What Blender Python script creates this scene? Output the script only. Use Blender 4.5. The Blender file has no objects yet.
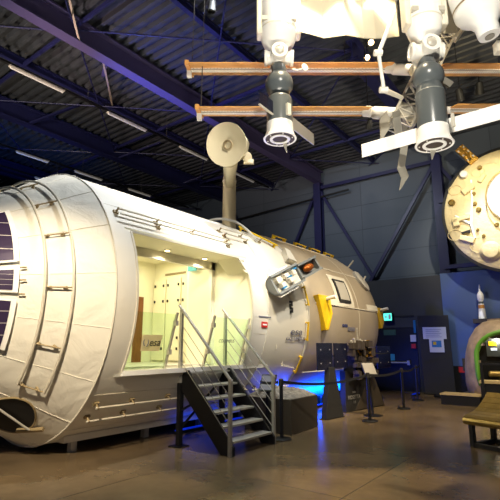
import bpy, bmesh, math, random
from mathutils import Vector, Matrix
random.seed(7)
SC = bpy.context.scene
COL = SC.collection
PI = math.pi
V = Vector
# ------------------------------------------------------------------ camera
AZ = math.radians(37.19); TH = math.radians(12.0); F = 450.0
EYE = V((0, 0, 1.6))
FW = V((-math.sin(AZ)*math.cos(TH), math.cos(AZ)*math.cos(TH), math.sin(TH)))
UP = V((math.sin(AZ)*math.sin(TH), -math.cos(AZ)*math.sin(TH), math.cos(TH)))
RT = V((math.cos(AZ), math.sin(AZ), 0))
HF = V((-math.sin(AZ), math.cos(AZ), 0))          # level direction away from the viewer
ZZ = V((0, 0, 1))
cd = bpy.data.cameras.new('camera'); cam = bpy.data.objects.new('camera', cd); COL.objects.link(cam)
cam.location = EYE; cam.rotation_euler = (PI/2+TH, 0, AZ)
cd.sensor_width = 36.0; cd.lens = 36.0*F/500.0; cd.clip_start = .05; cd.clip_end = 200
SC.camera = cam
vs = SC.view_settings; vs.view_transform = 'Standard'; vs.look = 'None'; vs.gamma = 1; vs.use_curve_mapping = False
vs.exposure = 0.0

def ray(x, y): return RT*((x-250)/F) - UP*((y-250)/F) + FW
def W(x, y, z): return EYE + ray(x, y)*z                         # point at a camera depth
def on(x, y, ax, v):
    d = ray(x, y); return EYE + d*((v-EYE[ax])/d[ax])             # point on an axis plane

# ------------------------------------------------------------------ materials
def lin(c):
    f = lambda u: u/12.92 if u <= .04045 else ((u+.055)/1.055)**2.4
    return (f(c[0]/255), f(c[1]/255), f(c[2]/255), 1)
def mat(name, rgb, rough=.5, metal=0, noise=0, nscale=8, bump=0, bscale=20, emit=0, spec=.5, alpha=1, coat=0, stretch=None, rvar=0):
    m = bpy.data.materials.new(name); m.use_nodes = True
    nt = m.node_tree; N = nt.nodes; L = nt.links; b = N['Principled BSDF']
    b.inputs['Base Color'].default_value = lin(rgb); b.inputs['Roughness'].default_value = rough
    b.inputs['Metallic'].default_value = metal; b.inputs['Specular IOR Level'].default_value = spec
    b.inputs['Coat Weight'].default_value = coat
    if emit:
        b.inputs['Emission Color'].default_value = lin(rgb); b.inputs['Emission Strength'].default_value = emit
    tc = N.new('ShaderNodeTexCoord'); mp = N.new('ShaderNodeMapping'); L.new(tc.outputs['Object'], mp.inputs['Vector'])
    if stretch: mp.inputs['Scale'].default_value = stretch
    if noise:
        n = N.new('ShaderNodeTexNoise'); n.inputs['Scale'].default_value = nscale; n.inputs['Detail'].default_value = 6
        L.new(mp.outputs[0], n.inputs['Vector'])
        r = N.new('ShaderNodeValToRGB'); c = lin(rgb)
        r.color_ramp.elements[0].position = .3; r.color_ramp.elements[1].position = .7
        r.color_ramp.elements[0].color = tuple(max(0, u*(1-noise)) for u in c[:3])+(1,)
        r.color_ramp.elements[1].color = tuple(min(1, u*(1+noise)) for u in c[:3])+(1,)
        L.new(n.outputs['Fac'], r.inputs['Fac']); L.new(r.outputs['Color'], b.inputs['Base Color'])
        if rvar:
            mr = N.new('ShaderNodeMapRange'); mr.inputs['To Min'].default_value = max(0, rough-rvar); mr.inputs['To Max'].default_value = rough+rvar
            L.new(n.outputs['Fac'], mr.inputs['Value']); L.new(mr.outputs[0], b.inputs['Roughness'])
    if bump:
        n2 = N.new('ShaderNodeTexNoise'); n2.inputs['Scale'].default_value = bscale; n2.inputs['Detail'].default_value = 4
        n2.inputs['Distortion'].default_value = .6
        L.new(mp.outputs[0], n2.inputs['Vector'])
        bp = N.new('ShaderNodeBump'); bp.inputs['Strength'].default_value = bump; bp.inputs['Distance'].default_value = .05
        L.new(n2.outputs['Fac'], bp.inputs['Height']); L.new(bp.outputs[0], b.inputs['Normal'])
    return m
def glass_mat(name, tint, gloss=.12):
    m = bpy.data.materials.new(name); m.use_nodes = True
    nt = m.node_tree; N = nt.nodes; L = nt.links; N.clear()
    o = N.new('ShaderNodeOutputMaterial'); t = N.new('ShaderNodeBsdfTransparent'); g = N.new('ShaderNodeBsdfGlossy'); mx = N.new('ShaderNodeMixShader')
    t.inputs['Color'].default_value = lin(tint); g.inputs['Roughness'].default_value = .03
    lw = N.new('ShaderNodeLayerWeight'); lw.inputs['Blend'].default_value = gloss
    L.new(lw.outputs['Fresnel'], mx.inputs['Fac']); L.new(t.outputs[0], mx.inputs[1]); L.new(g.outputs[0], mx.inputs[2]); L.new(mx.outputs[0], o.inputs['Surface'])
    return m
def grid_mat(name, base, line, nu, nv, wline=.06, rough=.25, metal=0, axes=('X', 'Z')):
    """cells with thin lines, in the object's own generated coordinates"""
    m = bpy.data.materials.new(name); m.use_nodes = True
    nt = m.node_tree; N = nt.nodes; L = nt.links; b = N['Principled BSDF']; b.inputs['Roughness'].default_value = rough; b.inputs['Metallic'].default_value = metal
    tc = N.new('ShaderNodeTexCoord'); sp = N.new('ShaderNodeSeparateXYZ'); L.new(tc.outputs['Generated'], sp.inputs[0])
    outs = []
    for ax, k in zip(axes, (nu, nv)):
        mu = N.new('ShaderNodeMath'); mu.operation = 'MULTIPLY'; mu.inputs[1].default_value = k; L.new(sp.outputs[ax], mu.inputs[0])
        fr = N.new('ShaderNodeMath'); fr.operation = 'FRACT'; L.new(mu.outputs[0], fr.inputs[0])
        lt = N.new('ShaderNodeMath'); lt.operation = 'LESS_THAN'; lt.inputs[1].default_value = wline; L.new(fr.outputs[0], lt.inputs[0]); outs.append(lt)
    mxm = N.new('ShaderNodeMath'); mxm.operation = 'MAXIMUM'; L.new(outs[0].outputs[0], mxm.inputs[0]); L.new(outs[1].outputs[0], mxm.inputs[1])
    mc = N.new('ShaderNodeMix'); mc.data_type = 'RGBA'; mc.inputs[6].default_value = lin(base); mc.inputs[7].default_value = lin(line)
    L.new(mxm.outputs[0], mc.inputs[0]); L.new(mc.outputs[2], b.inputs['Base Color'])
    return m

def paper_mat(name, rgb):
    m = mat(name, rgb, .6); nt = m.node_tree; N = nt.nodes; L = nt.links
    t = N.new('ShaderNodeBsdfTranslucent'); t.inputs['Color'].default_value = lin(rgb); mx = N.new('ShaderNodeMixShader'); mx.inputs[0].default_value = .55
    L.new(N['Principled BSDF'].outputs[0], mx.inputs[1]); L.new(t.outputs[0], mx.inputs[2]); L.new(mx.outputs[0], N['Material Output'].inputs['Surface']); return m
M = {}
M['thin_sheet'] = paper_mat('thin_cream_sheet', (236, 222, 196))
M['fabric'] = mat('white_fabric', (226, 221, 205), .55, noise=.03, nscale=2.5, bump=.75, bscale=2.2)
M['fabric_smooth'] = mat('white_cloth', (228, 223, 208), .5, bump=.22, bscale=2.4)
M['tan'] = mat('tan_foil', (174, 160, 136), .42, metal=.25, noise=.06, nscale=1.5, bump=.12, bscale=2)
M['cream_metal'] = mat('cream_painted_metal', (220, 214, 196), .4)
M['seam'] = mat('seam_cord', (214, 207, 188), .6)
M['rail'] = mat('grey_rail', (206, 198, 178), .35)
M['bracket'] = mat('brass_bracket', (150, 132, 96), .4, metal=.15)
M['black'] = mat('black_paint', (14, 14, 16), .5, noise=.2, nscale=6)
M['charcoal'] = mat('charcoal_paint', (38, 37, 35), .6, noise=.08, nscale=3)
M['dark_hole'] = mat('dark_recess', (20, 20, 20), .7)
M['white'] = mat('white_paint', (236, 234, 226), .4)
M['pure_white'] = mat('white_gloss', (244, 243, 238), .35)
M['steel'] = mat('brushed_steel', (176, 172, 162), .35, metal=.25, noise=.05, nscale=30)
M['lightgrey'] = mat('light_grey_metal', (186, 182, 170), .4, metal=.1)
M['grey'] = mat('grey_blue_plastic', (86, 92, 94), .28, noise=.04, nscale=5)
M['grey_pale'] = mat('pale_grey_plastic', (128, 132, 130), .35)
M['yellow'] = mat('yellow_paint', (226, 186, 22), .45, noise=.06, nscale=10)
M['orange'] = mat('orange_array', (214, 154, 78), .5, noise=.12, nscale=10)
M['mast'] = grid_mat('segmented_mast', (236, 233, 222), (170, 164, 150), 60, 1, .12, .5, 0, ('X', 'Z'))
M['cream'] = mat('cream_lining', (238, 233, 204), .5)
M['cream2'] = mat('cream_door', (232, 226, 196), .35)
M['antenna'] = mat('antenna_beige', (204, 190, 154), .5)
M['wood'] = mat('brown_wood', (120, 72, 30), .4, noise=.2, nscale=6, stretch=(8, 8, 1))
M['blue_sign'] = mat('blue_sign', (40, 120, 170), .4)
M['teal_sign'] = mat('teal_sign', (70, 160, 170), .4)
M['logo_blue'] = mat('logo_blue', (30, 52, 120), .5)
M['logo_grey'] = mat('logo_grey', (112, 112, 124), .5)
M['red'] = mat('red_label', (196, 36, 30), .5)
M['navy'] = mat('navy_steel', (30, 32, 78), .45, noise=.1, nscale=4)
M['violet_steel'] = mat('violet_steel', (84, 76, 118), .45)
M['gold'] = mat('gold_foil', (196, 150, 62), .3, metal=.8, bump=.5, bscale=30)
M['copper'] = mat('copper_foil', (176, 96, 30), .35, metal=.6, bump=.4, bscale=25)
M['blanket'] = mat('cream_blanket', (226, 208, 158), .55, noise=.06, nscale=6, bump=.5, bscale=7)
M['glass_g'] = glass_mat('green_glass', (238, 250, 238), .06)
M['glass_c'] = glass_mat('clear_glass', (246, 250, 244), .06)
M['cells'] = grid_mat('solar_cells', (58, 46, 72), (208, 200, 190), 1, 4, .05, .25, .2, ('Y', 'Z'))
M['cells_blue'] = grid_mat('dark_blue_cells', (17, 20, 44), (34, 38, 64), 4, 5, .05, .25, .2, ('Y', 'Z'))
M['rock'] = mat('grey_rock', (138, 132, 120), .9, noise=.35, nscale=10, bump=.9, bscale=16)
M['paper'] = mat('white_paper', (216, 216, 208), .7)
M['bronze'] = mat('bronze_slats', (150, 128, 72), .3, metal=.6, noise=.15, nscale=12)
M['capsule'] = mat('scorched_capsule', (150, 132, 108), .6, noise=.3, nscale=4, bump=.3, bscale=9)
M['green'] = mat('green_rim', (88, 146, 40), .45)
M['belt'] = mat('black_belt', (30, 30, 32), .7)
M['pale_wood'] = mat('pale_wood_top', (190, 168, 120), .5, noise=.12, nscale=5)
M['glow_lamp'] = mat('lamp_glow', (255, 214, 150), .5, emit=14)
M['glow_warm'] = mat('downlight_glow', (255, 226, 160), .5, emit=18)
M['glow_green'] = mat('exit_glow', (90, 230, 205), .5, emit=1.4)
M['tube'] = mat('tube_glow', (206, 204, 200), .5, emit=.14)
M['glow_yellow'] = mat('screen_yellow', (250, 190, 20), .5, emit=1.2)
M['glow_blue'] = mat('screen_blue', (60, 150, 250), .5, emit=1.2)
M['glow_white'] = mat('screen_white', (220, 230, 240), .5, emit=.9)
M['exit_dim'] = mat('exit_dim', (58, 92, 70), .5)
M['wire'] = mat('wire', (70, 68, 66), .5)
M['radiator'] = mat('radiator_white', (216, 208, 184), .45)
M['ribbon'] = mat('ribbon_grey', (150, 146, 134), .5)

# ------------------------------------------------------------------ mesh builder (world coordinates)
class MB:
    def __init__(s): s.v = []; s.f = []; s.sm = []
    def add(s, vs_, fs, smooth=False):
        o = len(s.v); s.v += [V(p) for p in vs_]; s.f += [tuple(i+o for i in f) for f in fs]; s.sm += [smooth]*len(fs); return s
    def box(s, c, size, ax=None):
        c = V(c); X, Y, Z = ax if ax else (V((1, 0, 0)), V((0, 1, 0)), V((0, 0, 1)))
        h = [u/2 for u in size]; P = []
        for k in (-1, 1):
            for j in (-1, 1):
                for i in (-1, 1): P.append(c+X*(i*h[0])+Y*(j*h[1])+Z*(k*h[2]))
        return s.add(P, [(0, 2, 3, 1), (4, 5, 7, 6), (0, 1, 5, 4), (2, 6, 7, 3), (0, 4, 6, 2), (1, 3, 7, 5)])
    def b2(s, lo, hi):
        return s.box([(a+b)/2 for a, b in zip(lo, hi)], [b-a for a, b in zip(lo, hi)])
    def bar(s, a, b, w, h, up=ZZ):
        a, b = V(a), V(b); d = (b-a); X = d.normalized(); Y = V(up).cross(X)
        if Y.length < 1e-4: Y = V((1, 0, 0)).cross(X)
        Y.normalize(); Z = X.cross(Y)
        return s.box((a+b)/2, (d.length, w, h), (X, Y, Z))
    def tube(s, pts, r, n=10, closed=False, cap=True):
        pts = [V(p) for p in pts]; m = len(pts); rs = r if isinstance(r, (list, tuple)) else [r]*m
        o = []; prev = None
        for i, p in enumerate(pts):
            a = pts[i-1] if (i or closed) else p; b = pts[(i+1) % m] if (i < m-1 or closed) else p
            t = (b-a).normalized()
            if prev is None:
                u = t.cross(ZZ)
                if u.length < 1e-3: u = t.cross(V((1, 0, 0)))
            else: u = prev - t*prev.dot(t)
            u.normalize(); prev = u; w = t.cross(u)
            o += [p+(u*math.cos(2*PI*k/n)+w*math.sin(2*PI*k/n))*rs[i] for k in range(n)]
        fs = []
        for i in range(m if closed else m-1):
            j = (i+1) % m
            for k in range(n): fs.append((i*n+k, i*n+(k+1) % n, j*n+(k+1) % n, j*n+k))
        s.add(o, fs, True)
        if cap and not closed:
            s.add(o[:n], [tuple(range(n))[::-1]]); s.add(o[-n:], [tuple(range(n))])
        return s
    def lathe(s, prof, c, axis=ZZ, n=40, smooth=True, caps=True, a0=0, a1=2*PI):
        """prof: (radius, height along axis)"""
        c = V(c); A = V(axis).normalized(); U = A.cross(V((0, 1, 0)) if abs(A.y) < .9 else V((1, 0, 0))).normalized(); Wv = A.cross(U)
        full = abs(a1-a0-2*PI) < 1e-6; m = n if full else n+1
        P = []
        for r, h in prof:
            for k in range(m):
                t = a0+(a1-a0)*k/n; P.append(c+A*h+(U*math.cos(t)+Wv*math.sin(t))*r)
        fs = []
        for i in range(len(prof)-1):
            for k in range(n if full else n):
                k2 = (k+1) % m; fs.append((i*m+k, i*m+k2, (i+1)*m+k2, (i+1)*m+k))
        s.add(P, fs, smooth)
        if caps and full:
            if prof[0][0] > 1e-4: s.add(P[:m], [tuple(range(m))[::-1]])
            if prof[-1][0] > 1e-4: s.add(P[-m:], [tuple(range(m))])
        return s
    def prism(s, poly, ext):
        poly = [V(p) for p in poly]; e = V(ext); n = len(poly)
        P = poly+[p+e for p in poly]
        return s.add(P, [tuple(range(n))[::-1], tuple(range(n, 2*n))]+[(i, (i+1) % n, (i+1) % n+n, i+n) for i in range(n)])
    def sphere(s, c, r, n=24, sc=(1, 1, 1), ax=None):
        c = V(c); X, Y, Z = ax if ax else (V((1, 0, 0)), V((0, 1, 0)), V((0, 0, 1))); P = []; m = n//2
        for i in range(m+1):
            ph = PI*i/m
            for k in range(n):
                t = 2*PI*k/n; P.append(c+X*(r*sc[0]*math.sin(ph)*math.cos(t))+Y*(r*sc[1]*math.sin(ph)*math.sin(t))+Z*(r*sc[2]*math.cos(ph)))
        return s.add(P, [(i*n+k, i*n+(k+1) % n, (i+1)*n+(k+1) % n, (i+1)*n+k) for i in range(m) for k in range(n)], True)

def wloc(o):
    p = V((0, 0, 0))
    while o is not None: p += o.location; o = o.parent
    return p
def fin(o, parent, label, kind=None):
    if parent is not None: o.parent = parent
    if label: o['label'] = label
    if kind: o['kind'] = kind
    return o
def part(name, mb, m, parent=None, label=None, bev=0, origin=None, kind=None):
    o0 = wloc(parent) if parent is not None else V((0, 0, 0))
    org = V(origin) if origin is not None else o0
    me = bpy.data.meshes.new(name)
    me.from_pydata([tuple(p-org) for p in mb.v], [], mb.f); me.validate()
    bm = bmesh.new(); bm.from_mesh(me); bmesh.ops.remove_doubles(bm, verts=bm.verts, dist=1e-5)
    bmesh.ops.recalc_face_normals(bm, faces=bm.faces); bm.to_mesh(me); bm.free()
    if any(mb.sm):
        if len(me.polygons) == len(mb.sm):
            for p, q in zip(me.polygons, mb.sm): p.use_smooth = q
        else:
            for p in me.polygons: p.use_smooth = True
        try: me.set_sharp_from_angle(angle=math.radians(38))
        except Exception: pass
    me.materials.append(m)
    o = bpy.data.objects.new(name, me); COL.objects.link(o); o.location = org-o0
    if bev:
        b = o.modifiers.new('bev', 'BEVEL'); b.width = bev; b.segments = 2; b.limit_method = 'ANGLE'
    return fin(o, parent, label, kind)
def split_parts(name, mb, m, parent, label=None, bev=0):
    """every separate piece of the builder becomes a part of its own"""
    key = {}; idx = [key.setdefault((round(p.x, 4), round(p.y, 4), round(p.z, 4)), len(key)) for p in mb.v]
    up_ = list(range(len(key)))
    def root(i):
        while up_[i] != i: up_[i] = up_[up_[i]]; i = up_[i]
        return i
    for f in mb.f:
        r0 = root(idx[f[0]])
        for i in f[1:]: up_[root(idx[i])] = r0
    groups = {}
    for f, s_ in zip(mb.f, mb.sm): groups.setdefault(root(idx[f[0]]), []).append((f, s_))
    out = []
    for g in groups.values():
        b = MB(); mp = {}
        for f, s_ in g:
            for i in f:
                if i not in mp: mp[i] = len(b.v); b.v.append(mb.v[i])
            b.f.append(tuple(mp[i] for i in f)); b.sm.append(s_)
        out.append(part(name, b, m, parent, label, bev))
    return out
def thing(name, loc, label, cat, group=None):
    o = bpy.data.objects.new(name, None); COL.objects.link(o); o.location = V(loc); o.empty_display_size = .1
    return tag(o, label, cat, group)
def tag(o, label, cat, group=None):
    o['label'] = label; o['category'] = cat
    if group: o['group'] = group
    return o
def single(name, mb, m, loc, label, cat, group=None, bev=0):
    return tag(part(name, mb, m, None, None, bev, loc), label, cat, group)
def struct(name, mb, m, bev=0, parent=None):
    o = part(name, mb, m, parent, None, bev)
    if parent is None: o['kind'] = 'structure'
    return o
def text(name, s, size, pos, right, up, m, parent, ext=.002, align='CENTER', shear=0, label=None, sx=1):
    c = bpy.data.curves.new(name, 'FONT'); c.body = s; c.size = size; c.extrude = ext; c.align_x = align; c.align_y = 'CENTER'; c.shear = shear
    c.resolution_u = 3
    t = bpy.data.objects.new(name+'_src', c); COL.objects.link(t)
    bpy.context.view_layer.update()
    me = bpy.data.meshes.new_from_object(t.evaluated_get(bpy.context.evaluated_depsgraph_get()))
    bpy.data.objects.remove(t); bpy.data.curves.remove(c)
    r, u = V(right).normalized(), V(up).normalized(); nn = r.cross(u)
    o0 = wloc(parent)
    for v in me.vertices: v.co = V(pos)-o0 + r*v.co.x*sx + u*v.co.y + nn*v.co.z
    me.materials.clear(); me.materials.append(m)
    o = bpy.data.objects.new(name, me); COL.objects.link(o)
    return fin(o, parent, label)
def copy_tree(o, parent=None):
    c = o.copy(); COL.objects.link(c)
    if parent is not None: c.parent = parent
    for ch in list(o.children): copy_tree(ch, c)
    return c
def spot(name, loc, target, power, col, size, blend=.5, rad=.08):
    d = bpy.data.lights.new(name, 'SPOT'); d.energy = power; d.color = col; d.spot_size = math.radians(size); d.spot_blend = blend; d.shadow_soft_size = rad
    o = bpy.data.objects.new(name, d); COL.objects.link(o); o.location = V(loc)
    o.rotation_euler = (V(target)-V(loc)).to_track_quat('-Z', 'Y').to_euler(); return o
def added_roof_lamp(nm, loc, target, power, col, size, blend, label):
    p, q = V(loc), V(target); d_ = (q-p).normalized()
    t = thing('spotlight', p, label, 'spotlight')  # lamp body and stem added to enclose a light within view
    part('lamp_body', MB().lathe([(.03, -.26), (.09, -.24), (.11, -.05), (.12, .1), (.105, .1), (.095, -.05), (.03, -.2)], p, d_, 24), M['charcoal'], t)
    b = p-d_*.24; part('stem', MB().tube([b, (b.x, b.y, 9.34)], .016, 8), M['black'], t)
    spot(nm, p+d_*.02, q, power, col, size, blend, .06)
def point(name, loc, power, col, rad=.1):
    d = bpy.data.lights.new(name, 'POINT'); d.energy = power; d.color = col; d.shadow_soft_size = rad
    o = bpy.data.objects.new(name, d); COL.objects.link(o); o.location = V(loc); return o
def area(name, loc, target, power, col, sx, sy):
    d = bpy.data.lights.new(name, 'AREA'); d.energy = power; d.color = col; d.shape = 'RECTANGLE'; d.size = sx; d.size_y = sy
    o = bpy.data.objects.new(name, d); COL.objects.link(o); o.location = V(loc)
    o.rotation_euler = (V(target)-V(loc)).to_track_quat('-Z', 'Y').to_euler(); return o
# ================================================================== THE SETTING
def floor_mat():
    m = bpy.data.materials.new('polished_concrete'); m.use_nodes = True
    nt = m.node_tree; N = nt.nodes; L = nt.links; b = N['Principled BSDF']
    tc = N.new('ShaderNodeTexCoord')
    n1 = N.new('ShaderNodeTexNoise'); n1.inputs['Scale'].default_value = .55; n1.inputs['Detail'].default_value = 7; n1.inputs['Roughness'].default_value = .62
    n2 = N.new('ShaderNodeTexNoise'); n2.inputs['Scale'].default_value = 5; n2.inputs['Detail'].default_value = 3
    L.new(tc.outputs['Object'], n1.inputs['Vector']); L.new(tc.outputs['Object'], n2.inputs['Vector'])
    r = N.new('ShaderNodeValToRGB'); r.color_ramp.elements[0].position = .36; r.color_ramp.elements[1].position = .66
    r.color_ramp.elements[0].color = lin((102, 86, 64)); r.color_ramp.elements[1].color = lin((142, 121, 90))
    L.new(n1.outputs['Fac'], r.inputs['Fac'])
    mx = N.new('ShaderNodeMix'); mx.data_type = 'RGBA'; mx.blend_type = 'MULTIPLY'; mx.inputs[0].default_value = .35
    L.new(r.outputs['Color'], mx.inputs[6]); L.new(n2.outputs['Fac'], mx.inputs[7])
    br = N.new('ShaderNodeTexBrick'); br.inputs['Scale'].default_value = 1; br.offset = 0
    br.inputs['Brick Width'].default_value = 2.4; br.inputs['Row Height'].default_value = 2.4; br.inputs['Mortar Size'].default_value = .008
    br.inputs['Color1'].default_value = (1, 1, 1, 1); br.inputs['Color2'].default_value = (.93, .93, .93, 1); br.inputs['Mortar'].default_value = (.4, .4, .4, 1)
    L.new(tc.outputs['Object'], br.inputs['Vector'])
    m2 = N.new('ShaderNodeMix'); m2.data_type = 'RGBA'; m2.blend_type = 'MULTIPLY'; m2.inputs[0].default_value = 1
    L.new(mx.outputs[2], m2.inputs[6]); L.new(br.outputs['Color'], m2.inputs[7]); L.new(m2.outputs[2], b.inputs['Base Color'])
    mr = N.new('ShaderNodeMapRange'); mr.inputs['To Min'].default_value = .16; mr.inputs['To Max'].default_value = .32
    L.new(n1.outputs['Fac'], mr.inputs['Value']); L.new(mr.outputs[0], b.inputs['Roughness'])
    b.inputs['Specular IOR Level'].default_value = .5
    return m
M['floor'] = floor_mat()
def wall_mat(name, rgb, bw, bh, var=.85, rough=.7):
    m = bpy.data.materials.new(name); m.use_nodes = True
    nt = m.node_tree; N = nt.nodes; L = nt.links; b = N['Principled BSDF']; b.inputs['Roughness'].default_value = rough
    tc = N.new('ShaderNodeTexCoord'); sp = N.new('ShaderNodeSeparateXYZ'); cb = N.new('ShaderNodeCombineXYZ'); L.new(tc.outputs['Object'], sp.inputs[0])
    ad = N.new('ShaderNodeMath'); ad.operation = 'ADD'; L.new(sp.outputs['X'], ad.inputs[0]); L.new(sp.outputs['Y'], ad.inputs[1])
    L.new(ad.outputs[0], cb.inputs['X']); L.new(sp.outputs['Z'], cb.inputs['Y'])
    br = N.new('ShaderNodeTexBrick'); br.inputs['Scale'].default_value = 1; br.inputs['Brick Width'].default_value = bw; br.inputs['Row Height'].default_value = bh
    br.inputs['Mortar Size'].default_value = .012; br.inputs['Mortar Smooth'].default_value = .3; br.offset = 0
    c = lin(rgb)
    br.inputs['Color1'].default_value = c; br.inputs['Color2'].default_value = tuple(u*var for u in c[:3])+(1,); br.inputs['Mortar'].default_value = tuple(u*.55 for u in c[:3])+(1,)
    L.new(cb.outputs[0], br.inputs['Vector']); L.new(br.outputs['Color'], b.inputs['Base Color'])
    bp = N.new('ShaderNodeBump'); bp.inputs['Strength'].default_value = .5; bp.inputs['Distance'].default_value = .02
    L.new(br.outputs['Fac'], bp.inputs['Height']); bp.invert = True; L.new(bp.outputs[0], b.inputs['Normal'])
    return m
M['wall'] = wall_mat('slate_wall_panels', (84, 94, 108), 5.0, 1.05)
M['partition'] = mat('dark_partition', (52, 54, 56), .7, noise=.06, nscale=2)
M['deck'] = mat('dark_deck', (70, 73, 80), .28, metal=.25, noise=.12, nscale=3)

WY = 17.2; DZ = 9.32
struct('floor', MB().b2((-26, -8, -.12), (12, WY+.3, 0)), M['floor'])
# corrugated roof deck, ribs running across the hall
dk = MB(); pitch = .28; y = -6.0; pr_ = []
while y < WY:
    pr_ += [(y, 0), (y+.09, 0), (y+.115, .13), (y+.255, .13)]; y += pitch
pr_.append((y, 0))
nP = len(pr_); vs_ = []
for x in (-26, 12):
    vs_ += [(x, a, DZ+b) for a, b in pr_]
dk.add(vs_, [(i, i+1, nP+i+1, nP+i) for i in range(nP-1)])
struct('ceiling', dk, M['deck'])
struct('wall_back', MB().b2((-26, WY, 0), (12, WY+.2, DZ+.1)), M['wall'])
struct('wall_side', MB().b2((-26.2, -8, 0), (-26, WY+.2, DZ+.1)), M['wall'])

def ibeam(y0, y1, x, z0, z1, w=.3):
    b = MB(); b.b2((x-w/2, y0, z0), (x+w/2, y1, z0+.05)); b.b2((x-w/2, y0, z1-.05), (x+w/2, y1, z1)); b.b2((x-.02, y0, z0+.05), (x+.02, y1, z1-.05)); return b
for x in (-4.05, -9.05, -14.05, -19.05):
    if x == -4.05:
        struct('ceiling_beam', ibeam(9.6, WY-.02, x, 8.66, 9.26), M['navy'])
    else:
        struct('ceiling_beam', ibeam(-5, WY-.02, x, 8.66, 9.26), M['violet_steel'] if x == -9.05 else M['navy'])
# lighter secondary beams and bracing rods in the roof plane
struct('ceiling_beam', ibeam(-3, WY-.02, -6.55, 9.08, 9.3, .12), M['navy'])
struct('ceiling_beam', ibeam(-3, WY-.02, -11.6, 9.08, 9.3, .12), M['navy'])
def rod(a, b, r=.022, m='navy'):
    struct('ceiling_brace', MB().tube([a, b], r, 8), M[m])
for y in (0.2, 5.0, 9.8, 14.6):
    rod((-9.05, y, 8.95), (-14.05, y+4.8, 8.95)); rod((-14.05, y, 8.95), (-9.05, y+4.8, 8.95))
    if y > 0: rod((-4.05, y, 9.0), (-9.05, y+4.8, 9.0)); rod((-9.05, y, 9.0), (-4.05, y+4.8, 9.0))
    rod((-14.05, y, 8.9), (-19.05, y+4.8, 8.9)); rod((-19.05, y, 8.9), (-14.05, y+4.8, 8.9))
for y in (5.0, 9.8, 14.6):
    struct('ceiling_beam', MB().bar((-4.1, y, 9.1), (-9.0, y, 9.1), .06, .1), M['navy'])
    struct('ceiling_beam', MB().bar((-9.1, y, 9.1), (-14.0, y, 9.1), .06, .1), M['navy'])
    struct('ceiling_beam', MB().bar((-14.1, y, 9.1), (-19.0, y, 9.1), .06, .1), M['navy'])
# knee struts between the beams and the deck
for x, y, dx in ((-9.05, 5.9, -1.5), (-14.05, 6.4, 1.5), (-14.05, 9.9, 1.5), (-14.05, 13.4, 1.5)):
    struct('ceiling_brace', MB().bar((x, y, 8.7), (x+dx, y+.9, DZ-.02), .09, .06), M['violet_steel'] if x == -9.05 else M['navy'])

# wall columns and bracing
for x in (-4.05, -9.1, -14.1):
    c = MB(); c.b2((x-.17, WY-.34, 0), (x+.17, WY-.3, 8.66)); c.b2((x-.17, WY-.06, 0), (x+.17, WY-.02, 8.66)); c.b2((x-.02, WY-.3, 0), (x+.02, WY-.06, 8.66))
    struct('wall_column', c, M['navy'])
def brace(a, b):
    struct('wall_brace', MB().bar(a, b, .09, .12), M['navy'])
yb = WY-.2
M['beige_steel'] = mat('beige_steel', (150, 136, 120), .5)
for a, b in (((79, 40), (69, -3)), ((103, 60), (113, 108))): struct('ceiling_brace', MB().bar(on(*a, 2, 8.7), on(*b, 2, 9.27), .05, .05), M['beige_steel'])
brace((-9.0, yb, 8.3), (-6.75, yb, 4.2)); brace((-4.15, yb-.05, 8.3), (-6.95, yb-.05, 4.0))
brace((-9.2, yb, 8.3), (-11.3, yb, 4.2)); brace((-14.0, yb, 8.3), (-11.4, yb-.05, 4.0))
brace((-4.0, yb, 8.3), (-1.6, yb, 4.4))
struct('wall_brace', MB().bar((-9.0, yb, 8.45), (-4.1, yb, 8.45), .08, .14), M['navy'])
struct('wall_brace', MB().bar((-14.0, yb-.1, 7.75), (-7.6, yb-.1, 8.05), .05, .07), M['black'])
# dark lower partition in front of the wall, with the fire door in it
P0 = WY-.5
pt = MB(); pt.b2((-12.5, P0, 0), (-7.1, P0+.12, 4.06)); pt.b2((-5.15, P0, 0), (-4.2, P0+.12, 4.06)); pt.b2((-7.1, P0, 2.25), (-5.15, P0+.12, 4.06))
struct('wall_partition', pt, M['partition'])
struct('trim_1', MB().b2((-12.5, P0-.02, 2.62), (-5.2, P0-.002, 2.68)), M['black'])

# ---- fire door with push bar
d = struct('door_1', MB().b2((-7.08, P0+.02, .01), (-5.17, P0+.09, 2.24)), M['black'])
pb = MB(); pb.tube([(-6.75, P0-.07, 1.0), (-5.5, P0-.07, 1.0)], .03, 10)
for x in (-6.75, -5.5): pb.b2((x-.05, P0-.1, .92), (x+.05, P0+.02, 1.08))
part('push_bar', pb, M['steel'], d)
part('door_sign', MB().b2((-6.2, P0+.005, 1.07), (-6.02, P0+.018, 1.3)), M['teal_sign'], d, 'small pale green pictogram plate')
part('door_notice', MB().b2((-6.38, P0+.005, 2.0-.02), (-5.92, P0+.018, 2.18)), M['exit_dim'], d, 'dim green notice plate')
# ---- lit exit sign by the module's far end
e = on(388, 317, 1, P0-.12)
xs = thing('exit_sign', (e.x, P0-.12, e.z), 'small glowing green exit sign high on the dark partition', 'exit sign')
part('lamp_box', MB().b2((e.x-.17, P0-.16, e.z-.15), (e.x+.17, P0-.01, e.z+.15)), M['charcoal'], xs, bev=.01)
part('lit_face', MB().b2((e.x-.155, P0-.17, e.z-.135), (e.x+.155, P0-.158, e.z+.135)), M['glow_green'], xs, 'glowing green face')
# arrow and running figure pictogram
ar = MB(); yy = P0-.176
ar.prism([(e.x-.11, yy, e.z), (e.x-.06, yy, e.z+.05), (e.x-.06, yy, e.z-.05)], (0, .004, 0)); ar.b2((e.x-.06, yy, e.z-.018), (e.x+.0, yy+.004, e.z+.018))
ar.b2((e.x+.04, yy, e.z-.09), (e.x+.12, yy+.004, e.z+.09))
part('pictogram', ar, M['pure_white'], xs)

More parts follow.
